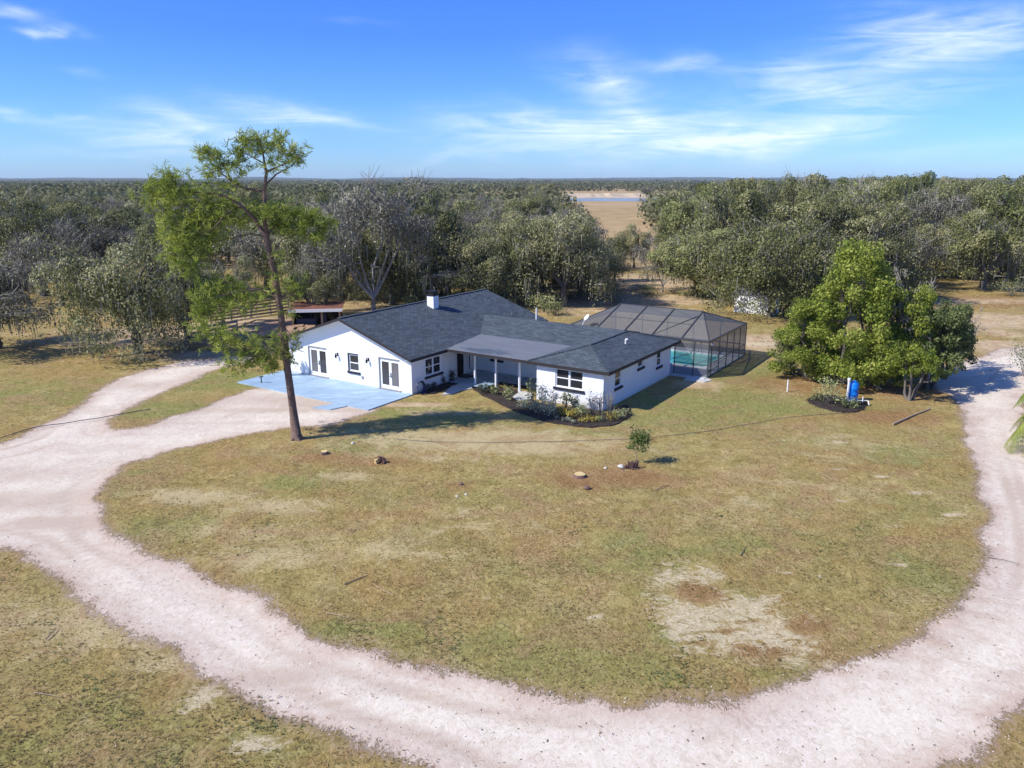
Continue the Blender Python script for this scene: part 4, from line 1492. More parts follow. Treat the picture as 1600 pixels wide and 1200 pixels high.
def make_oak(R=6.0, H=11.0, base=2.2, leaves=9000, moss=900, clumps=70, trunk_r=.42, lean=(0, 0), leaf=.27, sparse=1.0,
             weep=.3, leafm='oak_leaf', barkm='oak_bark', twigs=140, flat=.62, seed=1, low=False):
    """returns meshes (trunk, crown, moss, twigs)"""
    global rng
    keep = rng
    rng = np.random.default_rng(seed)
    tb = MB()
    top = np.array([lean[0] * .3, lean[1] * .3, base])
    tb.tube(branch_path((0, 0, -.3), top, 0, 3, .04), [trunk_r * 1.35, trunk_r * 1.05, trunk_r * .95, trunk_r * .9], 7)
    cen, ends = [], []
    nl = 6 + int(rng.integers(0, 3))
    for i in range(nl):
        a = 2 * math.pi * (i + rng.uniform(-.25, .25)) / nl
        rr = R * rng.uniform(.42, .68)
        e1 = np.array([math.cos(a) * rr + lean[0], math.sin(a) * rr + lean[1], base + (H - base) * rng.uniform(.35, .72)])
        path = branch_path(top, e1, .10, 5, .10)
        r0 = trunk_r * rng.uniform(.42, .62)
        tb.tube(path, list(np.linspace(r0, r0 * .4, 6)), 6)
        for k in range(4):
            s = path[int(rng.integers(2, 6))]
            a2 = a + rng.uniform(-1.1, 1.1)
            r2 = R * rng.uniform(.25, .5)
            e2 = s + np.array([math.cos(a2) * r2, math.sin(a2) * r2, rng.uniform(-.10, .34) * H * .6])
            e2[2] = min(max(e2[2], base * .8), H * .92)
            p2 = branch_path(s, e2, .08, 4, .12)
            tb.tube(p2, list(np.linspace(r0 * .42, .035, 5)), 5)
            ends.append(e2)
            ends.append(p2[2])
        ends.append(e1)
    # clumps: ends plus random on the dome
    for e in ends:
        cen.append(e + rng.normal(size=3) * .3)
    while len(cen) < clumps:
        d = rand_dirs(1)[0]
        d[2] = abs(d[2]) * 1.35 - .5
        rad = rng.uniform(.72, 1.0)
        zc = base + (H - base) * .42
        vert = (H - zc) if d[2] > 0 else (zc - .9) * (2.6 if low else 1.7)
        if low and rng.random() < .3: d[2] = -rng.uniform(.2, .5)
        p = np.array([d[0] * R * rad + lean[0], d[1] * R * rad + lean[1], zc + d[2] * vert * rad])
        p[:2] *= 1 + .14 * math.sin(3 * math.atan2(d[1], d[0]) + seed)
        cen.append(p)
    cen = np.array(cen)
    crad = rng.uniform(.75, 1.75, size=len(cen)) * R / 6.0
    per = rng.dirichlet(crad ** 2 * rng.uniform(.4, 1.5, size=len(cen)))
    cnt = (per * leaves).astype(int) + 3
    pos = []
    nrm = []
    mid = np.array([lean[0], lean[1], base + (H - base) * .35])
    for c0, r_, k in zip(cen, crad, cnt):
        d = rand_dirs(k)
        d[:, 2] = np.where(rng.random(k) < .45, np.abs(d[:, 2]), d[:, 2])
        out = (c0 - mid) / R
        nrm.append(d + out[None, :] * .5)
        rr = rng.uniform(.45, 1.0, size=(k, 1)) ** .5
        q = c0 + d * rr * r_ * np.array([1.05, 1.05, flat])
        drop = (rng.random(k) < weep) * rng.exponential(.35, k) * r_
        q[:, 2] -= drop
        pos.append(q)
    pos = np.vstack(pos)
    nrm = np.vstack(nrm)
    okz = pos[:, 2] > .5
    pos, nrm = pos[okz], nrm[okz]
    crown = cards_mesh('crown', leaf_cards(pos, leaf, .62, normals=nrm, spread=.85), M[leafm])
    # moss: thin hanging strands
    ms = []
    for i in range(moss):
        k = int(rng.integers(0, len(cen)))
        d = rand_dirs(1)[0] * crad[k] * np.array([1, 1, .35])
        p = cen[k] + d
        p[2] -= crad[k] * .3
        L = min(rng.gamma(2.2, .26) + .2, max(p[2] - .5, .3))
        w_ = rng.uniform(.03, .075)
        a = rng.uniform(0, math.pi)
        wv_ = np.array([math.cos(a), math.sin(a), 0]) * w_
        sway = np.array([rng.normal() * .06, rng.normal() * .06, 0])
        ms.append([p - wv_, p + wv_, p + wv_ * .2 + sway + [0, 0, -L], p - wv_ * .3 + sway + [0, 0, -L * .96]])
    mossm = cards_mesh('spanish_moss', np.array(ms), M['moss']) if ms else None
    # bare silvery twigs reaching out of the crown
    tw = MB()
    for i in range(twigs):
        k = int(rng.integers(0, len(cen)))
        d = rand_dirs(1)[0]
        d[2] = abs(d[2]) * .7 + .05
        out_ = cen[k] - np.array([lean[0], lean[1], base + (H - base) * .3])
        out_ /= np.linalg.norm(out_) + 1e-6
        d = d * .7 + out_ * .6
        p = cen[k] - d * .3
        e = p + d * crad[k] * rng.uniform(.9, 1.5)
        tw.tube(branch_path(p, e, 0, 2, .15), [.035, .025, .012], 3, cap=False)
    tw_o = tw.build('twigs', M['twig']) if twigs else None
    tr_o = tb.build('trunk', M[barkm], smooth=True)
    tr_me, tw_me = tr_o.data, (tw_o.data if tw_o else None)
    bpy.data.objects.remove(tr_o)
    if tw_o: bpy.data.objects.remove(tw_o)
    rng = keep
    return dict(trunk=tr_me, crown=crown, spanish_moss=mossm, twigs=tw_me, H=H, R=R)


OAKS = {
    'broad': make_oak(6.2, 11, 2.1, 24000, 700, 105, .45, seed=11, twigs=200, leaf=.21),
    'tall': make_oak(5.6, 13, 3.0, 21000, 600, 96, .42, seed=12, leaf=.2, twigs=180),
    'grey': make_oak(6.0, 11, 2.3, 16000, 1300, 90, .40, seed=13, leafm='oak_grey', twigs=520, leaf=.18, weep=.5),
    'green': make_oak(5.8, 10.5, 2.0, 24000, 450, 98, .42, seed=14, leafm='oak_green', twigs=110, leaf=.21),
    'weeping': make_oak(6.4, 10.5, 1.9, 25000, 1700, 120, .48, seed=15, weep=.75, leaf=.2, twigs=220),
    'skirt': make_oak(6.3, 9.5, 1.4, 38000, 700, 170, .48, seed=25, weep=.8, leaf=.2, twigs=160, low=True),
    'sparse': make_oak(5.6, 11.5, 1.3, 12500, 900, 80, .20, seed=16, leafm='oak_grey', twigs=600, barkm='pale_bark', leaf=.17, weep=.4),
    'low': make_oak(5.2, 8.0, 1.4, 19000, 800, 88, .36, seed=17, twigs=300, leaf=.19),
}


def place_tree(v, loc, h, width, rz=None, label=None, group=None, name='oak_tree', cat='tree', parts=('trunk', 'crown', 'spanish_moss', 'twigs')):
    """h: height in metres, width: crown width in metres"""
    V = OAKS[v]
    t = empty(name, (loc[0], loc[1], 0), random.uniform(0, 6.28) if rz is None else rz)
    s = width / (2 * V['R'] * 1.08)
    t.scale = (s, s, h / (V['H'] * 1.03))
    tag(t, label, cat, group)
    for p in parts:
        if V[p] is not None:
            o = link(p, V[p], t)
            if p in ('twigs', 'spanish_moss'): o['kind'] = 'stuff'
    return t


def tree_px(v, px, py, topy, wpx, label, group=None, rz=None, **kw):
    g = ground(px, py)
    h = height_at(g, topy)
    dep = g.y * math.cos(PITCH) - (h * .6 - CAM_H) * math.sin(PITCH)
    return place_tree(v, g, h, wpx / F_PX * dep, rz, label, group, **kw)


# --- front row, one by one (base pixel, row of the top, crown width in pixels)
tree_px('skirt', 215, 551, 345, 225, 'dense olive oak drooping low over the drive left of the pine', rz=.4)
tree_px('green', 292, 530, 392, 120, 'dark green oak with low hanging tips just left of the pine foliage', rz=2.0)
tree_px('grey', -12, 545, 372, 270, 'grey mossy oak at the left edge with dark bare lower limbs', rz=1.0)
tree_px('grey', 95, 478, 322, 150, 'grey oak with leaning trunk behind the left lawn', rz=2.4)
tree_px('tall', 38, 455, 272, 150, 'tall green oak standing behind the grey one at the left edge', rz=3.0)
tree_px('broad', 160, 440, 305, 170, 'broad grey-green oak in the second row at left')
tree_px('low', 350, 512, 395, 95, 'crooked dark-trunked oak behind the pine beside the plywood sheets', rz=4.0)
tree_px('sparse', 585, 492, 250, 225, 'tall half-bare pale-trunked oak rising behind the gable, its twigs above the horizon', rz=.3)
tree_px('grey', 512, 490, 345, 110, 'leaning blue-grey oak with forked trunk behind the gable peak', rz=5.2)
tree_px('broad', 655, 468, 300, 170, 'broad mossy oak behind the chimney', rz=2.2)
tree_px('low', 690, 466, 372, 120, 'low grey oak leaning over the ridge of the main roof')
tree_px('grey', 745, 466, 335, 130, 'grey mossy oak behind the back end of the main roof', rz=.9)
tree_px('broad', 815, 458, 318, 150, 'olive oak in the middle of the row behind the house')
tree_px('weeping', 880, 478, 312, 165, 'large moss-hung oak with thick dark trunk behind the linking roof', rz=3.6)
tree_px('low', 935, 452, 372, 90, 'small grey oak at the left side of the field opening')
tree_px('sparse', 1035, 456, 362, 100, 'thin open oak with many bare stems behind the pool cage', rz=2)
tree_px('green', 1092, 428, 280, 150, 'large green oak at the right side of the field opening', rz=1.2)
tree_px('skirt', 1128, 470, 345, 150, 'drooping grey-green oak just behind the right end of the pool cage', rz=.8)
tree_px('skirt', 1205, 494, 330, 200, 'widespread oak hanging over the small white shed', rz=5.0)
tree_px('broad', 1290, 470, 300, 210, 'olive oak behind the bright green trees', rz=2.7)
tree_px('grey', 1375, 450, 325, 170, 'grey twiggy oak right behind the tallest bright green tree', rz=1.9)
tree_px('grey', 1418, 428, 272, 150, 'silver-grey oak with pale trunk at the back of the sandy clearing', rz=.1)
tree_px('low', 1535, 452, 322, 150, 'oak with thin dark trunk at the right side of the sandy clearing', rz=1.4)
tree_px('green', 1610, 440, 262, 190, 'green oak cut by the right edge of the picture behind the clearing')
tree_px('grey', 1500, 420, 275, 170, 'grey open oak in the middle of the clearing edge')
tree_px('broad', 1190, 415, 272, 190, 'tall olive oak above the drooping one behind the pool cage')
tree_px('low', 990, 420, 345, 60, 'little oak standing alone in the field opening')
tree_px('tall', 830, 408, 282, 90, 'dark oak standing clear of the others left of the lake')

for (v, px, py, tp_, w_, lb, rz_) in [
    ('skirt', 612, 476, 325, 165, 'bushy grey oak right behind the ridge between gable and chimney', .5),
    ('tall', 640, 468, 258, 130, 'tallest leafy oak behind the chimney, breaking the horizon', 2.2),
    ('weeping', 700, 470, 325, 165, 'drooping mossy oak over the middle of the main ridge', 1.1),
    ('skirt', 770, 474, 345, 150, 'low spreading oak behind the peak at the back end of the main roof', 3.1),
    ('weeping', 830, 474, 330, 150, 'mossy oak just left of the one with the big dark trunk', 4.4),
    ('skirt', 905, 462, 350, 130, 'bushy grey-green oak just right of the big dark trunk', .9),
    ('tall', 960, 440, 352, 50, 'narrow young oak in front of the field opening', 2.9),
    ('weeping', 1250, 478, 325, 180, 'full olive oak filling the gap left of the tallest bright green tree', 1.7),
    ('skirt', 1345, 468, 340, 170, 'low bushy oak close behind the bright green trees', 5.1),
    ('skirt', 1462, 434, 320, 130, 'bushy oak left of the middle of the clearing edge', .2),
    ('skirt', 1570, 440, 315, 150, 'bushy oak at the right end of the clearing edge', 2.5),
    ('weeping', 70, 462, 325, 170, 'drooping grey oak in the second row behind the left lawn', 2.0),
    ('grey', 150, 452, 318, 150, 'grey high-crowned oak behind the big drooping one at left', 4.1),
    ('green', 300, 462, 318, 160, 'dark green oak straight behind the left foliage of the pine', .8),
    ('grey', 420, 462, 325, 150, 'grey oak behind the pine trunk and the board fence', 3.6),
    ('low', 492, 500, 405, 95, 'small crooked oak leaning over the roof of the open shed', 1.3),
    ('weeping', 490, 466, 318, 150, 'mossy oak behind the open shed', 5.5)]:
    tree_px(v, px, py, tp_, w_, lb, rz=rz_)

# --- the wood beyond, tree by tree
WOOD_LABEL = {
    'left': 'mossy grey-green oak in the wood behind the left lawn and the pine',
    'mid': 'mossy olive oak in the wood behind the house',
    'right': 'mossy olive oak in the wood behind the pool cage and the bright green trees'}
WOOD_GROUP = {'left': 'oaks of the wood on the left', 'mid': 'oaks of the wood behind the house', 'right': 'oaks of the wood on the right'}
placed = []
rw = random.Random(5)
count = 0
for row in range(12):
    y = 98 + row * 9.2 + row * row * .22
    half = y * .73 + 8
    x = -half
    while x < half:
        xx = x + rw.uniform(-2.5, 2.5)
        yy = y + rw.uniform(-3.5, 3.5)
        px = 800 + F_PX * xx / (yy * math.cos(PITCH) + CAM_H * math.sin(PITCH))
        x += rw.uniform(8.5, 11.5) + row * .45
        if 872 < px < 1022 + (6 if row > 4 else 0):
            if not (px < 905 and y < 170): continue
        if px < 230 and y < 118 and rw.random() < .5: continue
        if 1390 < px and y < 112: continue
        if rw.random() < .08: continue
        g = 'left' if px < 470 else ('mid' if px < 905 else 'right')
        v = rw.choice(['broad', 'tall', 'grey', 'green', 'weeping', 'grey', 'broad', 'sparse'] if g != 'right' else ['broad', 'grey', 'broad', 'green', 'weeping', 'low'])
        hgt = rw.uniform(8.6, 12.0)
        if g == 'right' and px > 1120: hgt = rw.uniform(13.0, 16.6)
        if g == 'mid' and px < 690 and y < 130: hgt += rw.uniform(0, 2.5)
        if g == 'left' and rw.random() < .12: hgt += rw.uniform(1.5, 3.5)
        if g == 'mid' and rw.random() < .12: hgt += rw.uniform(1, 2.5)
        if g == 'left' and y < 150 and mnoise.noise(Vector((xx * .03, yy * .02, 7))) > .12: continue
        wd = rw.uniform(10, 14.5)
        parts = ('trunk', 'crown', 'spanish_moss', 'twigs') if y < 165 else ('trunk', 'crown', 'twigs') if y < 230 else ('trunk', 'crown')
        place_tree(v, (xx, yy), hgt, wd, rw.uniform(0, 6.28), WOOD_LABEL[g], WOOD_GROUP[g], parts=parts)
        count += 1
print('wood trees', count)

# --- woodland that reads as one mass: the same kind of crown, joined
def far_wood(name, label, pts, size, hh, n_cards, card, m_='far_leaf'):
    n = len(pts)
    pts = np.array(pts)
    r_ = rng.uniform(*size, size=n) / 2
    h = rng.uniform(*hh, size=n)
    tmpl = rand_dirs(n_cards)
    d = np.repeat(tmpl[None], n, 0)
    ang = rng.uniform(0, 6.28, n)
    ca, sa = np.cos(ang)[:, None], np.sin(ang)[:, None]
    dx, dy = d[..., 0] * ca - d[..., 1] * sa, d[..., 0] * sa + d[..., 1] * ca
    d = np.stack([dx, dy, d[..., 2]], 2)
    lump = 1 + .28 * np.sin(d[..., 0] * 5 + ang[:, None]) * np.sin(d[..., 1] * 6 + 2 * ang[:, None]) + .1 * rng.normal(size=(n, n_cards))
    c = d * lump[..., None] * np.stack([r_, r_, h * .46], 1)[:, None, :] + np.stack([pts[:, 0], pts[:, 1], h * .54], 1)[:, None, :]
    c = c.reshape(-1, 3)
    nn = d.reshape(-1, 3)
    c[:, 2] = np.maximum(c[:, 2], .6)
    cards = leaf_cards(c, card, .75, normals=nn, spread=.8)
    me = cards_mesh(name, cards, M[m_])
    return tag(link(name, me), label, kind='stuff')


def in_gap(x, y, lim=950):
    px = 800 + F_PX * x / (y * math.cos(PITCH) + CAM_H * math.sin(PITCH))
    return 874 < px < 1026 and y < lim


rw = random.Random(9)
pts = []
y = 232
while y < 430:
    x = -y * .76
    while x < y * .76:
        xx, yy = x + rw.uniform(-3, 3), y + rw.uniform(-4, 4)
        x += rw.uniform(9.5, 13)
        px = 800 + F_PX * xx / (yy * math.cos(PITCH) + CAM_H * math.sin(PITCH))
        if in_gap(xx, yy): continue
        if yy > 330 and 690 < px < 1120 and rw.random() < .8: continue
        pts.append((xx, yy))
    y += 11
far_wood('woodland', 'grey-green oak woodland filling the middle distance', pts, (11, 15), (8.0, 11.6), 420, 1.0)
print('mid wood', len(pts))
pts = []
for i in range(6000):
    y = 420 * math.exp(rw.random() * 1.75)
    x = rw.uniform(-.78, .78) * y
    px = 800 + F_PX * x / (y * math.cos(PITCH) + CAM_H * math.sin(PITCH))
    if 655 < px < 1130 and y < 900: continue
    if in_gap(x, y): continue
    if mnoise.noise(Vector((x * .006, y * .003, 2))) < -.30 and y > 600: continue
    pts.append((x, y))
far_wood('far_woodland', 'dark woodland reaching away to the horizon', pts, (10, 17), (7, 11.5), 46, 2.4)
pts = []
for i in range(3000):
    y = 2300 + rw.random() * 1200
    x = rw.uniform(-.8, .8) * y
    pts.append((x, y))
far_wood('distant_treeline', 'blue-green line of trees near the horizon', pts, (25, 45), (8, 15), 30, 6.0)
# single trees on the lake side that can be told apart
for i, (px, py, tp, w_, v, lb) in enumerate([
    (1010, 309, 287, 26, 'grey', 'purplish-grey bare oak on the far bank of the lake'),
    (908, 299, 291, 14, 'broad', 'small dark tree in the field beyond the lake'),
    (850, 330, 283, 60, 'broad', 'dark oak clump left of the lake, nearest to its shore'),
    (815, 327, 284, 50, 'tall', 'second dark oak left of the lake'),
    (1002, 292.5, 282.5, 16, 'broad', 'tall dark tree above the far treeline right of the lake')]):
    tree_px(v, px, py, tp, w_, lb)

# ------------------------------------------------------------------ the pine
PB = ground(464, 686)
pine = empty('pine_tree', (PB.x, PB.y, 0))
tag(pine, 'tall slim pine with open top and long drooping left branches before the patio', 'tree')


def pine_pt(px, py, dy=0.0):
    """metres relative to the pine's foot of a point of its silhouette, dy metres behind its trunk"""
    y = PB.y + dy
    k = (600 - py) / F_PX
    c, s = math.cos(PITCH), math.sin(PITCH)
    dz = (k * y * c - y * s) / (c + k * s)
    dep = y * c - dz * s
    return np.array([(px - 800) / F_PX * dep - PB.x, dy, dz + CAM_H])


tp = [pine_pt(464, 690), pine_pt(458, 640), pine_pt(449, 575), pine_pt(440, 500), pine_pt(430, 430), pine_pt(417, 375), pine_pt(413, 345), pine_pt(413, 300), pine_pt(416, 270), pine_pt(410, 235), pine_pt(404, 212)]
tb = MB()
tb.tube(tp, [.32, .215, .195, .18, .168, .155, .115, .09, .07, .045, .02], 10)
for a, l in ((0, .5), (1.4, .45), (2.7, .55), (4.1, .45), (5.3, .5)):
    tb.tube([(0, 0, .35), (math.cos(a) * l * .6, math.sin(a) * l * .6, .05), (math.cos(a) * l, math.sin(a) * l, -.1)], [.2, .12, .05], 6)
tb.build('trunk', M['pine_bark'], pine, smooth=True)
limbs = [  # pixel paths with depth offset at the end
    ([(417, 372), (400, 345), (378, 322), (352, 306), (328, 302)], -1.0, .11),
    ([(328, 302), (318, 303), (300, 330), (285, 345)], -1.2, .05),
    ([(376, 323), (352, 335), (338, 352), (322, 365)], -1.5, .05),
    ([(352, 306), (300, 300), (265, 295), (245, 285)], .8, .055),
    ([(413, 300), (385, 295), (362, 283), (345, 270), (332, 255)], .6, .07),
    ([(362, 283), (352, 262), (340, 246), (318, 240)], .5, .04),
    ([(414, 290), (432, 272), (455, 260), (470, 245)], .5, .05),
    ([(416, 268), (440, 258), (458, 250), (474, 238)], -.6, .04),
    ([(412, 255), (395, 246), (380, 238)], -.6, .035),
    ([(418, 368), (430, 352), (455, 347), (490, 350), (510, 348)], .6, .06),
    ([(417, 372), (395, 365), (350, 375), (310, 380)], 1.4, .06),
    ([(425, 400), (440, 375), (470, 365), (500, 370)], 1.2, .04),
    ([(434, 465), (405, 452), (370, 455), (335, 465)], -1.0, .06),
    ([(440, 500), (400, 500), (350, 520), (320, 545)], .8, .05),
    ([(446, 545), (420, 548), (395, 560), (375, 575)], .6, .045),
    ([(436, 470), (455, 450), (475, 440)], .4, .03),
    ([(415, 330), (440, 322), (465, 318)], -.5, .03),
    ([(411, 240), (425, 222), (440, 216)], .2, .03),
    ([(440, 505), (452, 520), (458, 560)], -.6, .03),
]
tb = MB()
for path, dy, r0 in limbs:
    k = len(path)
    pts_ = [pine_pt(p[0], p[1], dy * i / (k - 1)) for i, p in enumerate(path)]
    tb.tube(pts_, list(np.linspace(r0, r0 * .35, k)), 6)
tb.build('limbs', M['pine_bark'], pine, smooth=True)
# foliage tufts (centre pixel, half-width, half-height in pixels, count)
TUFTS = [(392, 220, 26, 12, 50), (420, 228, 22, 11, 28), (452, 238, 22, 13, 28), (372, 236, 16, 10, 16), (400, 240, 30, 10, 16), (330, 244, 18, 8, 34), (318, 238, 8, 6, 10),
         (345, 262, 20, 12, 30), (375, 262, 22, 12, 26), (430, 258, 24, 9, 20), (440, 215, 12, 7, 14), (466, 250, 10, 10, 16), (335, 275, 16, 8, 14), (360, 290, 18, 8, 14),
         (262, 288, 26, 20, 80), (245, 310, 20, 22, 60), (285, 318, 22, 20, 50), (320, 310, 26, 22, 60), (310, 345, 30, 24, 90), (285, 372, 22, 26, 80), (300, 400, 22, 22, 66),
         (265, 350, 22, 22, 40), (345, 345, 24, 18, 50), (330, 375, 20, 16, 40), (360, 320, 16, 12, 24), (272, 400, 12, 22, 30), (385, 345, 20, 14, 24),
         (410, 325, 24, 12, 34), (445, 335, 26, 14, 56), (480, 343, 26, 15, 60), (505, 352, 18, 14, 34), (455, 358, 26, 12, 40), (490, 372, 20, 12, 26), (430, 350, 18, 12, 26),
         (340, 445, 24, 14, 44), (370, 455, 24, 14, 44), (320, 468, 20, 16, 44), (345, 480, 24, 16, 44), (312, 492, 14, 14, 30), (395, 470, 20, 14, 30), (325, 520, 26, 16, 34),
         (355, 530, 30, 18, 54), (385, 545, 34, 18, 70), (370, 570, 24, 12, 36), (410, 560, 26, 14, 44), (435, 535, 16, 18, 22), (425, 575, 14, 12, 18), (440, 445, 24, 16, 30),
         (460, 455, 16, 14, 14), (435, 405, 20, 14, 10), (450, 490, 10, 10, 6), (458, 545, 9, 22, 22), (300, 430, 10, 10, 10)]
cards = []
for (px, py, w_, h_, k) in TUFTS:
    for j in range(int(k * 1.35)):
        qx, qy = px + rng.normal() * w_ * .62, py + rng.normal() * h_ * .62
        dyo = rng.normal() * w_ / 29 * .55
        if py < 300: dyo *= .8
        c0 = pine_pt(qx, qy, dyo)
        ax0 = rand_dirs(1)[0]
        ax0[2] = ax0[2] * .6 + .25
        kk = 12
        d = rand_dirs(kk) * .75 + ax0
        d /= np.linalg.norm(d, axis=1)[:, None]
        L = rng.uniform(.26, .44, size=(kk, 1))
        s_ = np.cross(d, rand_dirs(kk))
        s_ /= np.linalg.norm(s_, axis=1)[:, None] + 1e-9
        a = c0 + d * .02
        e = c0 + d * L
        wdt = .014
        cards.append(np.stack([a - s_ * wdt * .6, a + s_ * wdt * .6, e + s_ * wdt, e - s_ * wdt], 1))
cards = np.vstack(cards)
link('foliage', cards_mesh('foliage', cards, M['needle']), pine)
# fine twigs carrying the tufts
tb = MB()
for (px, py, w_, h_, k) in TUFTS:
    c0 = pine_pt(px, py)
    for j in range(max(3, k // 9)):
        e = pine_pt(px + rng.normal() * w_ * .6, py + rng.normal() * h_ * .6, rng.normal() * .4)
        tb.tube(branch_path(c0 + rng.normal(size=3) * .15, e, .05, 3, .1), [.022, .018, .014, .008], 4, cap=False)
tb.build('twigs', M['pine_bark'], pine)
# air plants on the tall half-bare oak
# ------------------------------------------------------------------ bright green trees right of the pool
def make_bright(R, H, clumps, leaves, seed, cone=.5, low=.3, stems=5, leaf=.165, mat_='bright_leaf'):
    global rng
    keep = rng
    rng = np.random.default_rng(seed)
    tb = MB()
    cen = []
    for i in range(stems):
        a = 2 * math.pi * i / stems + rng.uniform(-.4, .4)
        e = np.array([math.cos(a) * R * .35, math.sin(a) * R * .35, H * rng.uniform(.55, .85)])
        p = branch_path((math.cos(a) * .25, math.sin(a) * .25, -.2), e, .05, 5, .06)
        tb.tube(p, list(np.linspace(.17, .05, 6)), 6)
        for k in range(4):
            s = p[int(rng.integers(2, 6))]
            a2 = a + rng.uniform(-1, 1)
            e2 = s + np.array([math.cos(a2), math.sin(a2), rng.uniform(.1, .8)]) * R * .4
            tb.tube(branch_path(s, e2, .05, 3, .1), [.06, .045, .03, .02], 5)
    tr = tb.build('trunk', M['oak_bark'], smooth=True)
    for i in range(clumps):
        z = rng.uniform(low, 1.0) ** .9
        prof = (1 - cone * max(0, (z - .35) / .65) ** 1.1) * (min(1, .7 + z * 1.2))
        a = rng.uniform(0, 2 * math.pi)
        rr = R * prof * math.sqrt(rng.uniform(.25, 1)) * (1 + .15 * math.sin(2 * a + seed))
        cen.append([math.cos(a) * rr, math.sin(a) * rr, H * z * .93])
    cen = np.array(cen)
    cr = rng.uniform(.3, 1.0, size=clumps) * R / 3.5
    pos = []
    nrm = []
    for c0, r_ in zip(cen, cr):
        k = int(leaves / clumps * (r_ / cr.mean()) ** 2)
        d = rand_dirs(k)
        d[:, 2] = d[:, 2] * .8 + .15
        pos.append(c0 + d * r_ * rng.uniform(.5, 1.05, size=(k, 1)))
        nrm.append(d)
    pos = np.vstack(pos)
    nrm = np.vstack(nrm)
    okz = pos[:, 2] > .25
    me = cards_mesh('crown', leaf_cards(pos[okz], leaf, .6, normals=nrm[okz], spread=.9), M[mat_])
    trm = tr.data
    bpy.data.objects.remove(tr)
    rng = keep
    return dict(trunk=trm, crown=me, spanish_moss=None, twigs=None, H=H, R=R)


OAKS['bright_cone'] = make_bright(3.6, 9.0, 110, 28000, 31, .62, .05)
OAKS['bright_round'] = make_bright(3.2, 7.0, 84, 19000, 32, .35, .16)
OAKS['bright_open'] = make_bright(2.6, 5.0, 40, 5000, 33, .3, .45, 3)
OAKS['dark_round'] = make_bright(3.0, 6.5, 74, 12000, 34, .4, .25, 4, .19, 'bush_green')
tree_px('bright_cone', 1322, 598, 372, 170, 'tallest bright green tree, cone-shaped, rising above its group', name='camphor_tree', rz=.6)
tree_px('bright_cone', 1262, 590, 462, 130, 'lower bright green tree at the left of the group', name='camphor_tree', rz=2.3)
tree_px('bright_round', 1402, 600, 435, 110, 'bright green round-topped tree in the middle of the group', name='camphor_tree', rz=1)
tree_px('dark_round', 1452, 606, 480, 125, 'darker green tree at the right of the group, casting its shade on the drive', name='shade_tree', rz=4)
tree_px('bright_round', 1372, 606, 520, 130, 'low bright green tree with branches down to the ground behind the blue drum', name='camphor_tree', rz=3)
tree_px('dark_round', 1475, 590, 470, 85, 'small dark green tree at the far right of the group', name='shade_tree', rz=5)
tree_px('bright_open', 1421, 625, 535, 95, 'small yellow-green tree with slender pale trunk in front of the group', name='camphor_tree', rz=2)
tree_px('dark_round', 1240, 585, 530, 75, 'dull green bush at the left foot of the group', name='shade_tree', rz=5.6)


OAKS['bare'] = make_oak(3.2, 8.5, 2.2, 500, 60, 40, .16, seed=41, twigs=420, barkm='pale_bark', leaf=.14)
tree_px('bare', 1395, 598, 395, 100, 'leafless pale-limbed tree standing between the two tallest bright green trees', name='bare_tree', rz=1)
tree_px('bare', 1490, 575, 468, 70, 'bare pale branches sticking out at the right of the dark green trees', name='bare_tree', rz=3)


# ------------------------------------------------------------------ shrubs and small plants
def shrub(px, py, w, h, mname, label, cards_n=260, leaf=.09, stems=9, group=None, spread=.8, name='shrub', hang=0, open_=0.0, twigm='oak_bark', z0=0.04):
    g = ground(px, py)
    t = empty(name, (g.x, g.y, z0 - .04))
    tag(t, label, 'shrub', group)
    tb = MB()
    tips = []
    for i in range(stems):
        a = 2 * math.pi * i / stems + rng.uniform(-.3, .3)
        r_ = w / 2 * rng.uniform(.3, .85) * spread
        e = np.array([math.cos(a) * r_, math.sin(a) * r_, h * rng.uniform(.6, .97)])
        tb.tube(branch_path((math.cos(a) * .04, math.sin(a) * .04, 0), e, .03, 3, .08), [.018, .014, .01, .006], 4, cap=False)
        tips.append(e)
        tips.append(e * .7)
    tb.build('stems', M[twigm], t)
    if cards_n:
        k = cards_n
        tips = np.array(tips)
        base_ = tips[rng.integers(0, len(tips), k)]
        q = base_ + rng.normal(size=(k, 3)) * np.array([w * .13, w * .13, h * .12]) * (1 - open_ * .5)
        fill = rng.random(k) < (.35 - open_ * .3)
        q2 = rand_dirs(k) * np.array([w / 2, w / 2, h * .45]) * rng.uniform(.5, 1, size=(k, 1)) + np.array([0, 0, h * .5])
        q[fill] = q2[fill]
        q[:, 2] = np.maximum(q[:, 2], .03)
        nn = (q - np.array([0, 0, h * .35])) / np.array([w / 2, w / 2, h / 2]) + np.array([0, 0, .5])
        link('leaves', cards_mesh('leaves', leaf_cards(q, leaf, .6, normals=nn, spread=1.0), M[mname]), t)
    return t


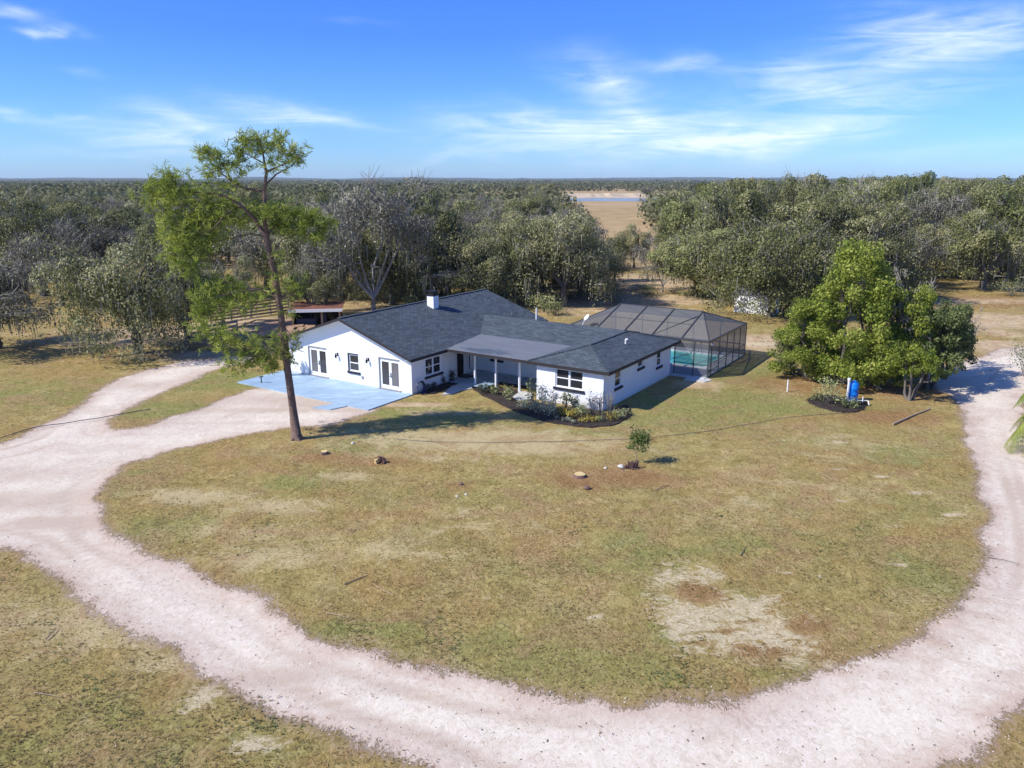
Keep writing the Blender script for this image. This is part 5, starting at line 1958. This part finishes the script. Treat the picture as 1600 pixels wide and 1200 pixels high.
def bed(name, px_list, label, n_chips=900, z=.05):
    z += .008 * len([o for o in bpy.data.objects if o.name.startswith('mulch_bed')])
    pts = catmull(np.array([gxy(*p) for p in px_list]), 5)
    pts = pts + rng.normal(size=pts.shape) * .05
    b = MB()
    b.prism([(x, y, z) for x, y in pts][::1] if _ccw(pts) else [(x, y, z) for x, y in pts][::-1], .1)
    o = b.build(name, M['mulch'])
    tag(o, label, kind='structure')
    # loose chips over and just beyond the edge
    lo, hi = pts.min(0) - .3, pts.max(0) + .3
    c = rng.uniform(lo, hi, size=(n_chips * 3, 2))
    s = sdf(c, pts)
    c = c[(s > -.18) & (rng.random(len(s)) < .8)]
    c3 = np.column_stack([c, np.full(len(c), z + .015) - (sdf(c, pts) < 0) * (z - .01)])
    me = cards_mesh('mulch_chips', leaf_cards(c3, .09, .45), M['mulch'])
    tag(link('mulch_chips', me), 'loose dark mulch chips', kind='stuff')
    return o


def _ccw(p):
    x, y = p[:, 0], p[:, 1]
    return (x * np.roll(y, -1) - y * np.roll(x, -1)).sum() > 0


bed('mulch_bed', [(737, 606), (752, 598), (790, 606), (822, 614), (842, 630), (895, 642), (943, 648), (962, 638), (980, 634), (985, 648), (965, 662), (925, 668), (870, 662), (815, 646), (770, 626)],
    'dark mulch bed curving round the front of the right wing', 1500)
bed('mulch_bed', [(662, 612), (672, 607), (708, 592), (716, 594), (721, 598), (700, 606), (676, 616)], 'narrow dark mulch bed under the double window left of the door', 250)
bed('mulch_bed', [(782, 600), (790, 592), (838, 594), (840, 602), (824, 606), (800, 606)], 'dark mulch bed in the shade between porch columns', 300)
bed('mulch_bed', [(1264, 624), (1285, 618), (1320, 622), (1350, 628), (1352, 640), (1330, 645), (1300, 642), (1272, 634)], 'half-moon mulch bed in front of the bright green trees', 700)

for (px, py, w_, h_, mt, lb, k, lf, op) in [
    (757, 614, 1.1, .7, 'bush_dark', 'dark low shrub at the left end of the front bed', 300, .10, 0),
    (773, 617, .9, .7, 'bush_green', 'dull green shrub beside the dark one in the front bed', 220, .1, 0),
    (794, 626, .95, 1.0, 'bush_pale', 'round pale green shrub left of the stone slab by the porch', 300, .10, 0),
    (831, 643, .95, 2.35, 'bush_pale', 'slender small tree with pale yellow leaves beside the third porch column', 240, .12, .4),
    (848, 640, 1.2, 1.9, 'bush_silver', 'tall silvery shrub against the corner of the right wing', 420, .11, .2),
    (820, 640, 1.1, .7, 'bush_silver', 'low silver-green shrub before the slender small tree', 300, .1, 0),
    (838, 646, 1.0, .8, 'bush_silver', 'silver-green mound between the slender tree and the tall silvery shrub', 280, .1, 0),
    (858, 652, 1.3, 1.2, 'bush_silver', 'bushy silver-green shrub left below the big window', 420, .1, 0),
    (866, 641, .9, 1.3, 'bush_silver', 'upright silver shrub under the left end of the dark window sill', 260, .1, .2),
    (884, 637, 1.0, 1.15, 'bush_green', 'dark green shrub under the middle of the big window', 220, .13, .3),
    (898, 641, .9, .95, 'bush_green', 'green shrub under the right half of the big window', 180, .12, .2),
    (879, 650, 1.0, .6, 'bush_gold', 'golden shrub in the middle of the front bed', 300, .09, 0),
    (893, 654, 1.0, .65, 'bush_gold', 'second golden shrub, right of the middle one', 300, .09, 0),
    (907, 650, 1.1, .8, 'bush_pale', 'yellow-green shrub right of the golden ones', 320, .09, 0),
    (912, 660, .8, .4, 'bush_gold', 'low golden shrub at the front of the bed', 200, .08, 0),
    (926, 659, 1.0, .45, 'bush_gold', 'spreading golden shrub before the purple-leaved one', 240, .08, 0),
    (937, 659, .7, .4, 'bush_pale', 'small yellow-green shrub right of the spreading golden one', 160, .08, 0),
    (870, 656, .35, .3, 'bush_silver', 'tiny white-leaved plant at the front edge of the bed', 60, .07, 0),
    (881, 659, .35, .3, 'bush_silver', 'second tiny white-leaved plant at the bed edge', 60, .07, 0),
    (888, 660, .5, .35, 'bush_silver', 'white-leaved cushion plant at the bed edge', 90, .07, 0),
    (896, 663, .4, .3, 'bush_silver', 'last white-leaved plant of the bed edge', 70, .07, 0),
    (925, 648, 1.0, 1.55, 'bush_purple', 'thin purple-leaved shrub against the white wing wall', 170, .09, .8),
    (937, 648, .8, 1.5, 'bush_purple', 'second thin purple-leaved shrub beside the wing corner', 150, .09, .8),
    (955, 658, .8, .6, 'bush_gold', 'golden-green shrub in front of the wing corner', 220, .08, 0),
    (966, 655, 1.0, .7, 'bush_pale', 'yellow shrub near the right end of the front bed', 280, .08, 0),
    (977, 649, .9, .5, 'bush_green', 'low green shrub at the right end of the front bed', 200, .08, 0),
    (668, 611, .6, .55, 'bush_dark', 'dark little shrub at the left end of the bed below the double window', 120, .1, 0),
    (678, 607, .5, .5, 'bush_dark', 'second dark little shrub below the double window', 100, .1, 0),
    (693, 601, .45, .6, 'bush_dark', 'third dark little shrub below the double window', 100, .1, 0),
    (706, 597, .75, .9, 'bush_dark', 'rounder dark shrub beside the front door', 220, .1, 0),
    (1293, 632, 2.3, 1.9, 'bush_pale', 'feathery yellow-green shrub in the half-moon bed', 900, .10, .2),
    (1318, 638, 1.2, .8, 'bush_green', 'low green shrub in front of the blue drum', 260, .1, .2),
    (1334, 639, .9, .7, 'bush_pale', 'small pale shrub right in front of the blue drum', 200, .1, .2),
    (1276, 626, 1.4, .6, 'bush_green', 'low green plants at the left tip of the half-moon bed', 200, .1, .1)]:
    shrub(px, py, w_, h_, mt, lb, k, lf, open_=op)
shrub(952, 647, .95, 1.6, 'bush_silver', 'leafless pale twiggy shrub at the wing corner', 0, stems=34, spread=1.0, twigm='twig')

# sapling on the lawn
M['sapling_leaf'] = leafmat('sapling_leaf', [(0.0, (.03, .06, .012)), (.5, (.08, .13, .03)), (1, (.22, .26, .08))], .3)
g = ground(993, 723)
t = empty('sapling', g)
tag(t, 'young thin-stemmed green sapling alone on the lawn', 'tree')
b = MB()
b.tube([(0, 0, 0), (.04, 0, .5), (.1, .02, 1.1), (.2, 0, 1.75)], [.022, .018, .015, .008], 6)
for i in range(14):
    z = rng.uniform(.75, 1.6)
    a = rng.uniform(0, 6.28)
    s = np.array([.04 + .09 * z, 0, z])
    b.tube([s, s + np.array([math.cos(a) * .22, math.sin(a) * .22, .10]), s + np.array([math.cos(a) * .42, math.sin(a) * .42, .12])], [.008, .006, .004], 4)
b.build('trunk', M['stick'], t)
c0 = np.array([.18, 0, 1.32]) + rng.normal(size=(1100, 3)) * np.array([.25, .25, .24])
c1 = np.array([-.2, 0, .85]) + rng.normal(size=(120, 3)) * np.array([.13, .13, .07])
c2 = np.array([.42, 0, .72]) + rng.normal(size=(50, 3)) * np.array([.12, .12, .1])
link('crown', cards_mesh('crown', leaf_cards(np.vstack([c0, c1, c2]), .11, .5), M['sapling_leaf']), t)


# drooping plant and palm at the right edge
def palm(px, py, h, label, nfr=18, L=2.6):
    g = ground(px, py)
    t = empty('palm', g)
    tag(t, label, 'palm')
    b = MB()
    b.tube([(0, 0, 0), (.05, 0, h * .5), (0, 0, h)], [.2, .17, .16], 8)
    b.build('trunk', M['oak_bark'], t)
    for i in range(nfr):
        a = 2 * math.pi * i / nfr + rng.uniform(-.1, .1)
        up_ = rng.uniform(.1, .9)
        spine = []
        for k in range(8):
            s = k / 7
            spine.append(np.array([math.cos(a) * L * s * .8, math.sin(a) * L * s * .8, h + L * (up_ * s - 1.35 * s * s)]))
        cards_ = []
        side = np.array([-math.sin(a), math.cos(a), 0])
        for k in range(46):
            s = .1 + .9 * k / 46
            f = s * 7
            i0 = min(int(f), 6)
            p = spine[i0] * (1 - f + i0) + spine[i0 + 1] * (f - i0)
            d = (spine[i0 + 1] - spine[i0])
            d /= np.linalg.norm(d)
            for sg in (-1, 1):
                ll = .62 * math.sin(math.pi * min(1, s * .9 + .12)) + .12
                e = p + side * sg * ll * .55 + d * ll * .5 + np.array([0, 0, -ll * rng.uniform(.5, .9)])
                wv_ = d * .022
                cards_.append([p - wv_, p + wv_, e + wv_ * .4, e - wv_ * .4])
        link('frond', cards_mesh('frond', np.array(cards_), M['palm']), t)
    return t


palm(1622, 706, 1.9, 'green palm with drooping fronds reaching in at the right edge', 20, 2.3)
palm(1632, 668, 2.4, 'second palm behind, only its hanging frond tips in view at the right edge', 18, 2.2)
shrub(1600, 588, 3.4, 2.8, 'bush_green', 'olive wispy shrub at the right edge above the palms', 900, .13, open_=.3)
shrub(1640, 1215, 2.6, .5, 'bush_gold', 'yellowish bush at the lower right corner', 900, .06) if False else None
# bright grass clumps under the big oak behind the linking roof
for i, (px, py, w_, h_) in enumerate([(850, 487, 4.5, 2.2), (835, 480, 3, 1.6), (865, 492, 3.2, 1.5), (505, 400, 1, .5)][:3]):
    shrub(px, py, w_, h_, ['bush_pale', 'bush_green', 'bush_green'][i],
          ['yellowish wispy thicket behind the main roof end', 'low green thicket left of the big dark trunk', 'dark green thicket at the foot of the big oak'][i], 700, .17, open_=.1, stems=16)
# brushwood here and there at the wood's edge
for i, (px, py, w_, h_, lb) in enumerate([(1010, 462, 4, 1.6, 'grey brush behind the left half of the pool cage'), (960, 478, 3, 1.3, 'brush beside the left end of the pool cage'),
                                          (1450, 430, 7, 1.6, 'pale brush along the back of the clearing'), (1500, 428, 8, 1.8, 'long patch of brush right of the pale trunk'),
                                          (1580, 462, 6, 2.0, 'grey brush at the right end of the clearing'), (1425, 478, 3, 1.6, 'dead brush right of the bright green trees'),
                                          (600, 472, 5, 2.0, 'olive brush behind the ridge between the tall oak and the chimney'), (640, 470, 4, 1.8, 'brush left of the chimney'),
                                          (30, 500, 5, 1.2, 'low brush under the grey oak at the left edge'), (1480, 500, 3, 1.5, 'fallen grey brush beside the dark green tree')]):
    shrub(px, py, w_, h_, 'moss' if i % 2 else 'bush_green', lb, 700, .16, stems=24, name='brush', twigm='twig', open_=.3)

# ------------------------------------------------------------------ shed, barn bits, fences behind
def on(px, py, name, label, cat, rz=0.0, z=0.0):
    g = ground(px, py)
    return tag(empty(name, (g.x, g.y, z), rz), label, cat)


# open-fronted shed left of the gable
sh = on(458, 511, 'open_shed', 'low open-fronted shed with rusty roof and white fascia behind the gable', 'shed', math.radians(8))
W_, D_, H_ = 4.6, 3.4, 1.7
for x in (0, W_ * .62, W_):
    b = MB()
    b.box(x - .08, -.08, 0, x + .08, .08, H_)
    b.build('post', M['wood_tan'], sh)
for (q, nm, mt) in (((0, D_ - .1, 0, W_, D_, H_), 'back_wall', 'trim_dark'), ((0, .09, 0, .08, D_ - .11, H_), 'side_wall', 'trim_dark'), ((W_ - .08, .09, 0, W_, D_ - .11, H_), 'side_wall', 'trim_dark')):
    b = MB()
    b.box(*q)
    b.build(nm, M[mt], sh)
b = MB()
b.prism([(-.3, -.45, H_ + .1), (W_ + .3, -.45, H_ + .1), (W_ + .3, D_ + .3, H_ + .25), (-.3, D_ + .3, H_ + .25)], .06)
b.build('roof', M['rust'], sh)
b = MB()
b.box(-.32, -.52, H_ - .18, W_ + .32, -.46, H_ + .12)
b.build('fascia', M['white_paint'], sh)
b = MB()
b.box(.3, .6, 0, 2.2, 2.0, .7)
b.box(2.6, .9, 0, 3.2, 2.6, 1.1)
b.build('stored_crate', M['hose'], sh)

# plywood sheets laid out on the ground
for (px, py, nx_, ny_, lb, rz) in ((398, 528, 2, 3, 'six tan plywood sheets lying in a grid behind the pine', .12), (456, 520, 2, 4, 'narrow tan boards laid beside the open shed', .12)):
    ps = on(px, py, 'plywood_sheets', lb, 'boards', rz)
    sx, sy = (1.75, 2.6) if nx_ == 2 and ny_ == 3 else (1.0, 1.9)
    for i in range(nx_):
        for k in range(ny_):
            b = MB()
            b.box(i * (sx + .14) - k * .28, k * (sy + .18), .10, i * (sx + .14) + sx - k * .28, k * (sy + .18) + sy, .2 + .04 * ((i + k) % 2))
            b.build('board', M['wood_tan'], ps)
# tan plank leaning at the shed's right side
pl = on(527, 508, 'leaning_plank', 'long tan plank beside the right end of the open shed', 'plank', .35)
b = MB()
b.bar((0, 0, .1), (-.9, 4.2, 1.5), .5, .08)
b.build('plank', M['wood_tan'], pl)


def board_fence(px0, py0, px1, py1, h, nb, label, name='board_fence', m_='wood_grey', post_step=2.4):
    a, c_ = ground(px0, py0), ground(px1, py1)
    d = c_ - a
    L = d.length
    f = empty(name, a, math.atan2(d.y, d.x))
    tag(f, label, 'fence')
    for i in range(nb):
        b = MB()
        z = h * (i + .5) / nb
        b.box(0, -.03, z, L, -.002, z + h / nb * .55)
        b.build('board', M[m_], f)
    k = int(L / post_step) + 1
    for i in range(k + 1):
        b = MB()
        x = L * i / k
        b.box(x - .06, 0, 0, x + .06, .1, h + .1)
        b.build('post', M[m_], f)
    return f


board_fence(330, 505, 452, 488, 1.7, 5, 'weathered grey board fence behind the plywood sheets')
board_fence(300, 533, 372, 520, 1.2, 3, 'low grey rail fence left of the pine trunk')
for (px, py, lb) in ((293, 535, 'lone wooden post left of the pine foliage'), (940, 470, 'thin dark post on the bare ground behind the linking roof')):
    p = on(px, py, 'post', lb, 'post')
    b = MB()
    b.tube([(0, 0, 0), (0, 0, 1.9 if px < 500 else 2.2)], .1 if px < 500 else .05, 7)
    b.build('shaft', M['oak_bark'], p)

# white shed under the right oaks
ws = on(1146, 487, 'white_shed', 'small white shed half hidden under the drooping oak', 'shed', -.62)
b = MB()
b.box(0, 0, 0, 4.2, 2.6, 2.1)
b.build('wall', M['white_paint'], ws)
b = MB()
b.prism([(-.2, -.2, 2.1), (4.4, -.2, 2.1), (4.4, 1.3, 2.6), (-.2, 1.3, 2.6)], .06)
b.prism([(4.4, 2.8, 2.1), (-.2, 2.8, 2.1), (-.2, 1.3, 2.6), (4.4, 1.3, 2.6)], .06)
b.build('roof', M['trim_grey'], ws)
b = MB()
b.box(1.0, -.04, .1, 1.9, -.004, 1.9)
b.build('door', M['white_plastic'], ws)

# ------------------------------------------------------------------ small things on the lawn
# blue drum on a pale stand
dr_ = on(1332, 627, 'blue_drum', 'bright blue plastic drum standing upright behind the half-moon bed', 'drum')
b = MB()
prof = [(.0, .15), (.27, .15), (.29, .18), (.29, .45), (.31, .48), (.29, .51), (.29, .85), (.31, .88), (.29, .91), (.29, 1.2), (.25, 1.27), (.15, 1.33)]
b.tube([(0, 0, z) for _, z in prof[1:]], [r_ for r_, _ in prof[1:]], 20)
b.build('barrel', M['blue_plastic'], dr_, smooth=True)
b = MB()
b.tube([(0, 0, 1.33), (0, 0, 1.40)], .13, 12)
b.build('lid', M['blue_plastic'], dr_)
b = MB()
b.box(-.36, -.36, 0, .36, .36, .14)
b.build('stand', M['white_plastic'], dr_)
wp = on(1323, 628, 'white_pipe', 'thin white pipe standing left of the blue drum', 'pipe')
b = MB()
b.tube([(0, 0, 0), (0, 0, 1.55)], .07, 8)
b.tube([(0, 0, 1.45), (.0, .0, 1.62)], .10, 8)
b.build('pipe', M['white_plastic'], wp)
vl = on(1347, 634, 'irrigation_valve', 'small dark pump with white fittings right of the blue drum', 'pump')
b = MB()
b.box(-.2, -.15, 0, .25, .15, .28)
b.build('body', M['black'], vl)
b = MB()
b.tube([(0, 0, .28), (0, 0, .6)], .035, 6)
b.tube([(-.25, 0, .35), (.35, 0, .35)], .03, 6)
b.tube([(.35, -.2, .1), (.35, 0, .35)], .03, 6)
b.build('fittings', M['white_plastic'], vl)
mk = on(1230, 612, 'marker_post', 'short white marker post on the lawn left of the bright green trees', 'post')
b = MB()
b.tube([(0, 0, 0), (0, 0, .8)], .045, 8)
b.tube([(0, 0, .8), (0, 0, .84)], .055, 8)
b.build('post', M['white_plastic'], mk)
# fallen pole
a_, c_ = ground(1395, 664), ground(1453, 640)
pl = empty('fallen_pole', (a_.x, a_.y, 0))
tag(pl, 'long bare pole lying on the grass below the small yellow-green tree', 'pole')
b = MB()
d = c_ - a_
b.tube([(0, 0, .06), tuple(d * .5 + Vector((.05, .08, .07))), (d.x, d.y, .06)], [.055, .05, .04], 6)
b.build('wood', M['stick'], pl)


def stump(px, py, r_, h, label, cut=True):
    s = on(px, py, 'tree_stump', label, 'stump')
    b = MB()
    k = 14
    rr = [r_ * random.uniform(.86, 1.12) for _ in range(k)]
    lo = [(math.cos(2 * math.pi * i / k) * rr[i] * 1.25, math.sin(2 * math.pi * i / k) * rr[i] * 1.25, -.05) for i in range(k)]
    hi = [(math.cos(2 * math.pi * i / k) * rr[i], math.sin(2 * math.pi * i / k) * rr[i], h * random.uniform(.92, 1.05)) for i in range(k)]
    for i in range(k):
        j = (i + 1) % k
        b.poly([lo[i], lo[j], hi[j], hi[i]])
    b.build('bark', M['bark_red'], s)
    b = MB()
    b.poly([(x * .97, y * .97, z + .004) for x, y, z in hi])
    b.build('cut_face', M['stump'], s)
    return s


stump(905, 744, .30, .12, 'flat sawn stump with yellow cut face in the middle of the lawn')
stump(507, 709, .2, .14, 'small sawn stump on the lawn right of the pine')
sp_ = on(597, 722, 'broken_stump', 'torn brown stump with splinters on the lawn below the stepping slab', 'stump')
b = MB()
for i in range(26):
    a = random.uniform(0, 6.28)
    r_ = random.uniform(0, .38)
    x, y = math.cos(a) * r_, math.sin(a) * r_ * .6
    b.bar((x, y, -.05), (x + random.uniform(-.15, .15), y + random.uniform(-.1, .1), random.uniform(.12, .32)), random.uniform(.04, .1), .03)
b.build('splinters', M['bark_red'], sp_)
b = MB()
b.tube([(-.25, -.05, 0), (-.3, -.05, .16)], [.14, .1], 7)
b.build('cut_root', M['stump'], sp_)
sp_ = on(985, 731, 'splintered_stump', 'splintered purple-brown stump at the foot of the sapling', 'stump')
b = MB()
for i in range(34):
    x = random.uniform(-.32, .42)
    y = random.uniform(-.15, .15)
    b.bar((x, y, -.05), (x + random.uniform(-.08, .08), y + random.uniform(-.05, .05), random.uniform(.15, .42) * (1 if x > -.1 else .5)), random.uniform(.04, .08), .025)
for i in range(18):
    a = random.uniform(0, 6.28)
    r_ = random.uniform(.35, .9)
    x, y = math.cos(a) * r_, math.sin(a) * r_ * .5
    b.bar((x, y, .03), (x + random.uniform(-.2, .2), y + random.uniform(-.1, .1), .05), .03, .02)
b.build('splinters', M['bark_red'], sp_)


def rock(px, py, r_, label, m_='stone', name='rock'):
    s = on(px, py, name, label, 'rock')
    me = bpy.data.meshes.new('stone')
    bm = bmesh.new()
    bmesh.ops.create_icosphere(bm, subdivisions=2, radius=r_)
    for v in bm.verts:
        v.co *= 1 + .3 * mnoise.noise(v.co * 4 / r_ * .3 + Vector((px, py, 0)))
        v.co.z = v.co.z * .6 + r_ * .25
    bm.to_mesh(me)
    bm.free()
    link('stone', me, s, M[m_])


rock(970, 730, .17, 'white rock left of the splintered stump')
rock(551, 693, .10, 'small grey rock on the lawn near the stepping slab')
rock(714, 776, .08, 'left of two small pale rocks on the lawn')
rock(728, 773, .07, 'right of two small pale rocks on the lawn')
rock(946, 732, .09, 'small pale rock further left of the splintered stump')
rock(720, 757, .12, 'brown clod at the brown patch in the lawn', 'bark_red')
rock(917, 763, .16, 'reddish clod below the sawn stump', 'bark_red')

# coiled hose leaning on the wall by the patio
hs = empty('garden_hose', HP(-12.42, -3.05, .05), -HOUSE_A)
tag(hs, 'coil of dark blue hose leaning on the wall beside the patio', 'hose')
b = MB()
for k in range(5):
    pts_ = []
    for i in range(25):
        a = 2 * math.pi * i / 24
        rr = .36 + .02 * k + .012 * math.sin(3 * a + k)
        pts_.append((.04 + .035 * k + .1 * (1 - math.sin(a)) * .5, math.cos(a) * rr * .9, .40 + math.sin(a) * rr))
    b.tube(pts_, .022, 5, cap=False)
b.tube([(.1, .3, .1), (.3, .5, .03), (.5, .2, .02), (.35, -.2, .02)], .022, 5)
b.build('coil', M['hose'], hs)
# small tap on the patio wall end and dark object on the patio
tpo = empty('patio_tap', HP(-23.6, -7.2, .06), -HOUSE_A)
tag(tpo, 'small dark object standing on the patio near the pine trunk', 'tap')
b = MB()
b.tube([(0, 0, 0), (0, 0, .45)], .04, 6)
b.bar((-.15, 0, .42), (.2, 0, .5), .07)
b.build('tap', M['black'], tpo)
# palm-like pot plant beside the left french door
g = HP(-23.7, -4.6, .06)
t = empty('potted_plant', g)
tag(t, 'dark green leafy plant against the shaded left end of the gable wall', 'plant')
b = MB()
b.tube([(0, 0, 0), (0, 0, .4)], [.16, .22], 10)
b.build('pot', M['trim_grey'], t)
q = rand_dirs(420) * np.array([.55, .55, .6]) * rng.uniform(.4, 1, size=(420, 1)) + np.array([0, 0, 1.25])
link('leaves', cards_mesh('leaves', leaf_cards(q, .16, .4), M['bush_green']), t)
b = MB()
for i in range(9):
    a = i * .7
    b.tube([(0, 0, .35), (math.cos(a) * .2, math.sin(a) * .2, .8), (math.cos(a) * .45, math.sin(a) * .45, 1.3)], [.02, .015, .008], 4)
b.build('stems', M['bush_green'], t)
# doormat
dm = empty('doormat', HP(-12.3, 2.3, .085), -HOUSE_A)
tag(dm, 'dark doormat and threshold before the front door', 'doormat')
b = MB()
b.box(-.5, -.45, 0, .4, .45, .05)
b.build('mat', M['black'], dm)


# irrigation hoses lying over the lawn
def hose(pxs, label, r_=.018, name='irrigation_hose'):
    pts_ = catmull_open([ground(*p) for p in pxs], 6)
    b = MB()
    b.tube([(p.x, p.y, .05 + .01 * math.sin(i)) for i, p in enumerate(pts_)], r_, 5, cap=False)
    tag(b.build(name, M['hose']), label, 'hose')


def catmull_open(P, k):
    P = [P[0]] + P + [P[-1]]
    out = []
    for i in range(1, len(P) - 2):
        for j in range(k):
            t = j / k
            p0, p1, p2, p3 = P[i - 1], P[i], P[i + 1], P[i + 2]
            out.append(.5 * ((2 * p1) + (-p0 + p2) * t + (2 * p0 - 5 * p1 + 4 * p2 - p3) * t * t + (-p0 + 3 * p1 - 3 * p2 + p3) * t ** 3))
    out.append(P[-2])
    return out


hose([(-30, 692), (0, 686), (50, 670), (110, 661), (160, 653), (235, 640)], 'dark thin hose crossing the drive branch at left', .022)
hose([(620, 688), (700, 692), (800, 692), (900, 690), (1000, 686), (1060, 680), (1110, 674), (1180, 662), (1240, 652), (1330, 646)], 'thin dark line of hose across the lawn past the sapling', .012)

# ------------------------------------------------------------------ litter: sticks, stones, leaves, tussocks
STICKS = [(556, 906, 18, 7, .022, 'dark stick lying on the lawn above the drive'), (600, 922, 14, -8, .014, 'thin brown stick on the lawn right of the dark one'),
          (530, 962, 20, -5, .014, 'pale yellow reed lying on the lawn near the drive'), (80, 990, 8, 9, .018, 'dark stick on the lower left lawn'),
          (75, 1086, 22, -4, .013, 'long pale reed at the lower left'), (1160, 862, 3, 6, .018, 'dark splinter on the right lawn'),
          (1570, 876, 24, -5, .014, 'long twig lying on the drive at right'), (1035, 762, 12, 5, .02, 'brown stick lying below the sapling'),
          (675, 968, 14, 6, .012, 'yellow reed in the grass above the drive')]
for i, (px, py, dx, dy, r_, lb) in enumerate(STICKS):
    a_, c_ = ground(px - dx / 1, py + dy), ground(px + dx, py - dy)
    s = MB()
    mid = (a_ + c_) / 2 + Vector((random.uniform(-.05, .05), random.uniform(-.05, .05), 0))
    k = min(1, 1.1 / (c_ - a_).length)
    a_, c_ = mid + (a_ - mid) * k, mid + (c_ - mid) * k
    s.tube([(a_.x, a_.y, .0), (mid.x, mid.y, .02), (c_.x, c_.y, .005)], [r_, r_ * .9, r_ * .5], 5)
    o = s.build('stick', M['stick'] if ('pale' in lb or 'yellow' in lb or 'thin' in lb) else M['oak_bark'])
    tag(o, lb, 'stick')


def scatter(n_, ymin, ymax, test=None, xf=.72):
    u = rng.random(n_)
    y = ymin * (ymax / ymin) ** u
    x = rng.uniform(-xf, xf, n_) * (y + 4)
    P = np.column_stack([x, y])
    return P


def relief_at(P):
    ix = np.clip(((P[:, 0] - X0) / ST).astype(int), 0, nxg - 1)
    iy = np.clip(((P[:, 1] - Y0) / ST).astype(int), 0, nyg - 1)
    return iy * nxg + ix


# grass tussocks
P = scatter(85000, 12.5, 60)
idx = relief_at(P)
ok = (sd_drive[idx] + (rng.random(len(P)) - .5) * 1.2 < -.25) & (spmask[idx] < .45) & (rng.random(len(P)) > smask[idx] * .6) & (dh[idx] > .3)
ok &= (vnoise(P, 1.3, 21) + vnoise(P, .35, 22)) * .5 + (rng.random(len(P)) - .5) * .9 > .40
P = P[ok]
idx = idx[ok]
n_ = len(P)
hts = rng.uniform(.018, .042, n_) * (1 + .9 * gmask[idx])
base = np.column_stack([P, relief[idx]])
a = rng.uniform(0, 2 * math.pi, (n_, 3))
tri = np.zeros((n_, 3, 3, 3))
for k in range(3):
    d = np.column_stack([np.cos(a[:, k]), np.sin(a[:, k]), np.zeros(n_)])
    side = np.column_stack([-np.sin(a[:, k]), np.cos(a[:, k]), np.zeros(n_)])
    w_ = (.010 + .012 * rng.random((n_, 1)))
    tri[:, k, 0] = base - side * w_
    tri[:, k, 1] = base + side * w_
    tri[:, k, 2] = base + d * hts[:, None] * rng.uniform(.9, 2.6, (n_, 1)) + np.array([0, 0, 1]) * hts[:, None]
tri = tri.reshape(n_ * 3, 3, 3)
M['grass'] = leafmat('grass_blades', [(0.0, (.19, .155, .06)), (.45, (.33, .265, .11)), (.8, (.48, .39, .18)), (1, (.64, .55, .3))], .45)
me = cards_mesh('grass_tussocks', tri, M['grass'], 3)
tag(link('grass_tussocks', me), 'short dry tussocks of grass', kind='stuff')
print('tussocks', n_)
# taller green clumps in the front left and near the drive
P = scatter(9000, 13, 34)
idx = relief_at(P)
ok = (sd_drive[idx] < -.3) & (spmask[idx] < .4) & (vnoise(P, .6, 31) > .8)
P = P[ok]
c3 = np.column_stack([P, relief[idx[ok]] + .03])
rep = np.repeat(c3, 5, axis=0) + rng.normal(size=(len(c3) * 5, 3)) * np.array([.05, .05, .012])
me = cards_mesh('weed_clumps', leaf_cards(rep, .065, .5, normals=np.tile([0, 0, 1.], (len(rep), 1)), spread=.5), M['bush_green'])
tag(link('weed_clumps', me), 'low green weeds in the lawn', kind='stuff')
# shell fragments and pebbles on the drive, specks of litter on the lawn
P = scatter(15000, 12.5, 55)
idx = relief_at(P)
ok = (sd_drive[idx] > -.5) & (rng.random(len(P)) < .8)
P = P[ok]
c3 = np.column_stack([P, relief[idx[ok]] + .008])
M['gravel'] = leafmat('gravel_bits', [(0.0, (.30, .20, .15)), (.3, (.55, .46, .40)), (.7, (.66, .60, .53)), (1, (.76, .72, .66))], 0.0)
me = cards_mesh('shell_gravel', leaf_cards(c3, .042, .7, normals=np.tile([0, 0, 1.], (len(c3), 1)), spread=.5), M['gravel'])
tag(link('shell_gravel', me), 'shell gravel on the drive', kind='stuff')
P = scatter(4500, 13, 60)
idx = relief_at(P)
ok = (rng.random(len(P)) < .75) & (dh[idx] > .2)
P = P[ok]
c3 = np.column_stack([P, relief[idx[ok]] + .02])
M['litter'] = leafmat('leaf_litter', [(0.0, (.035, .025, .018)), (.5, (.13, .08, .045)), (.85, (.36, .24, .13)), (1, (.6, .52, .3))], 0.0)
me = cards_mesh('leaf_litter', leaf_cards(c3, .075, .28, normals=np.tile([0, 0, 1.], (len(c3), 1)), spread=.4), M['litter'])
tag(link('leaf_litter', me), 'dry leaves and broken twigs strewn about', kind='stuff')
# fallen leaves and branches under the wood
P = np.column_stack([rng.uniform(-60, 60, 26000), rng.uniform(60, 128, 26000)])
c3 = np.column_stack([P, np.full(len(P), .03)])
me = cards_mesh('forest_litter', leaf_cards(c3, .2, .3, normals=np.tile([0, 0, 1.], (len(c3), 1)), spread=.4), M['litter'])
tag(link('forest_litter', me), 'brown litter under the oaks', kind='stuff')
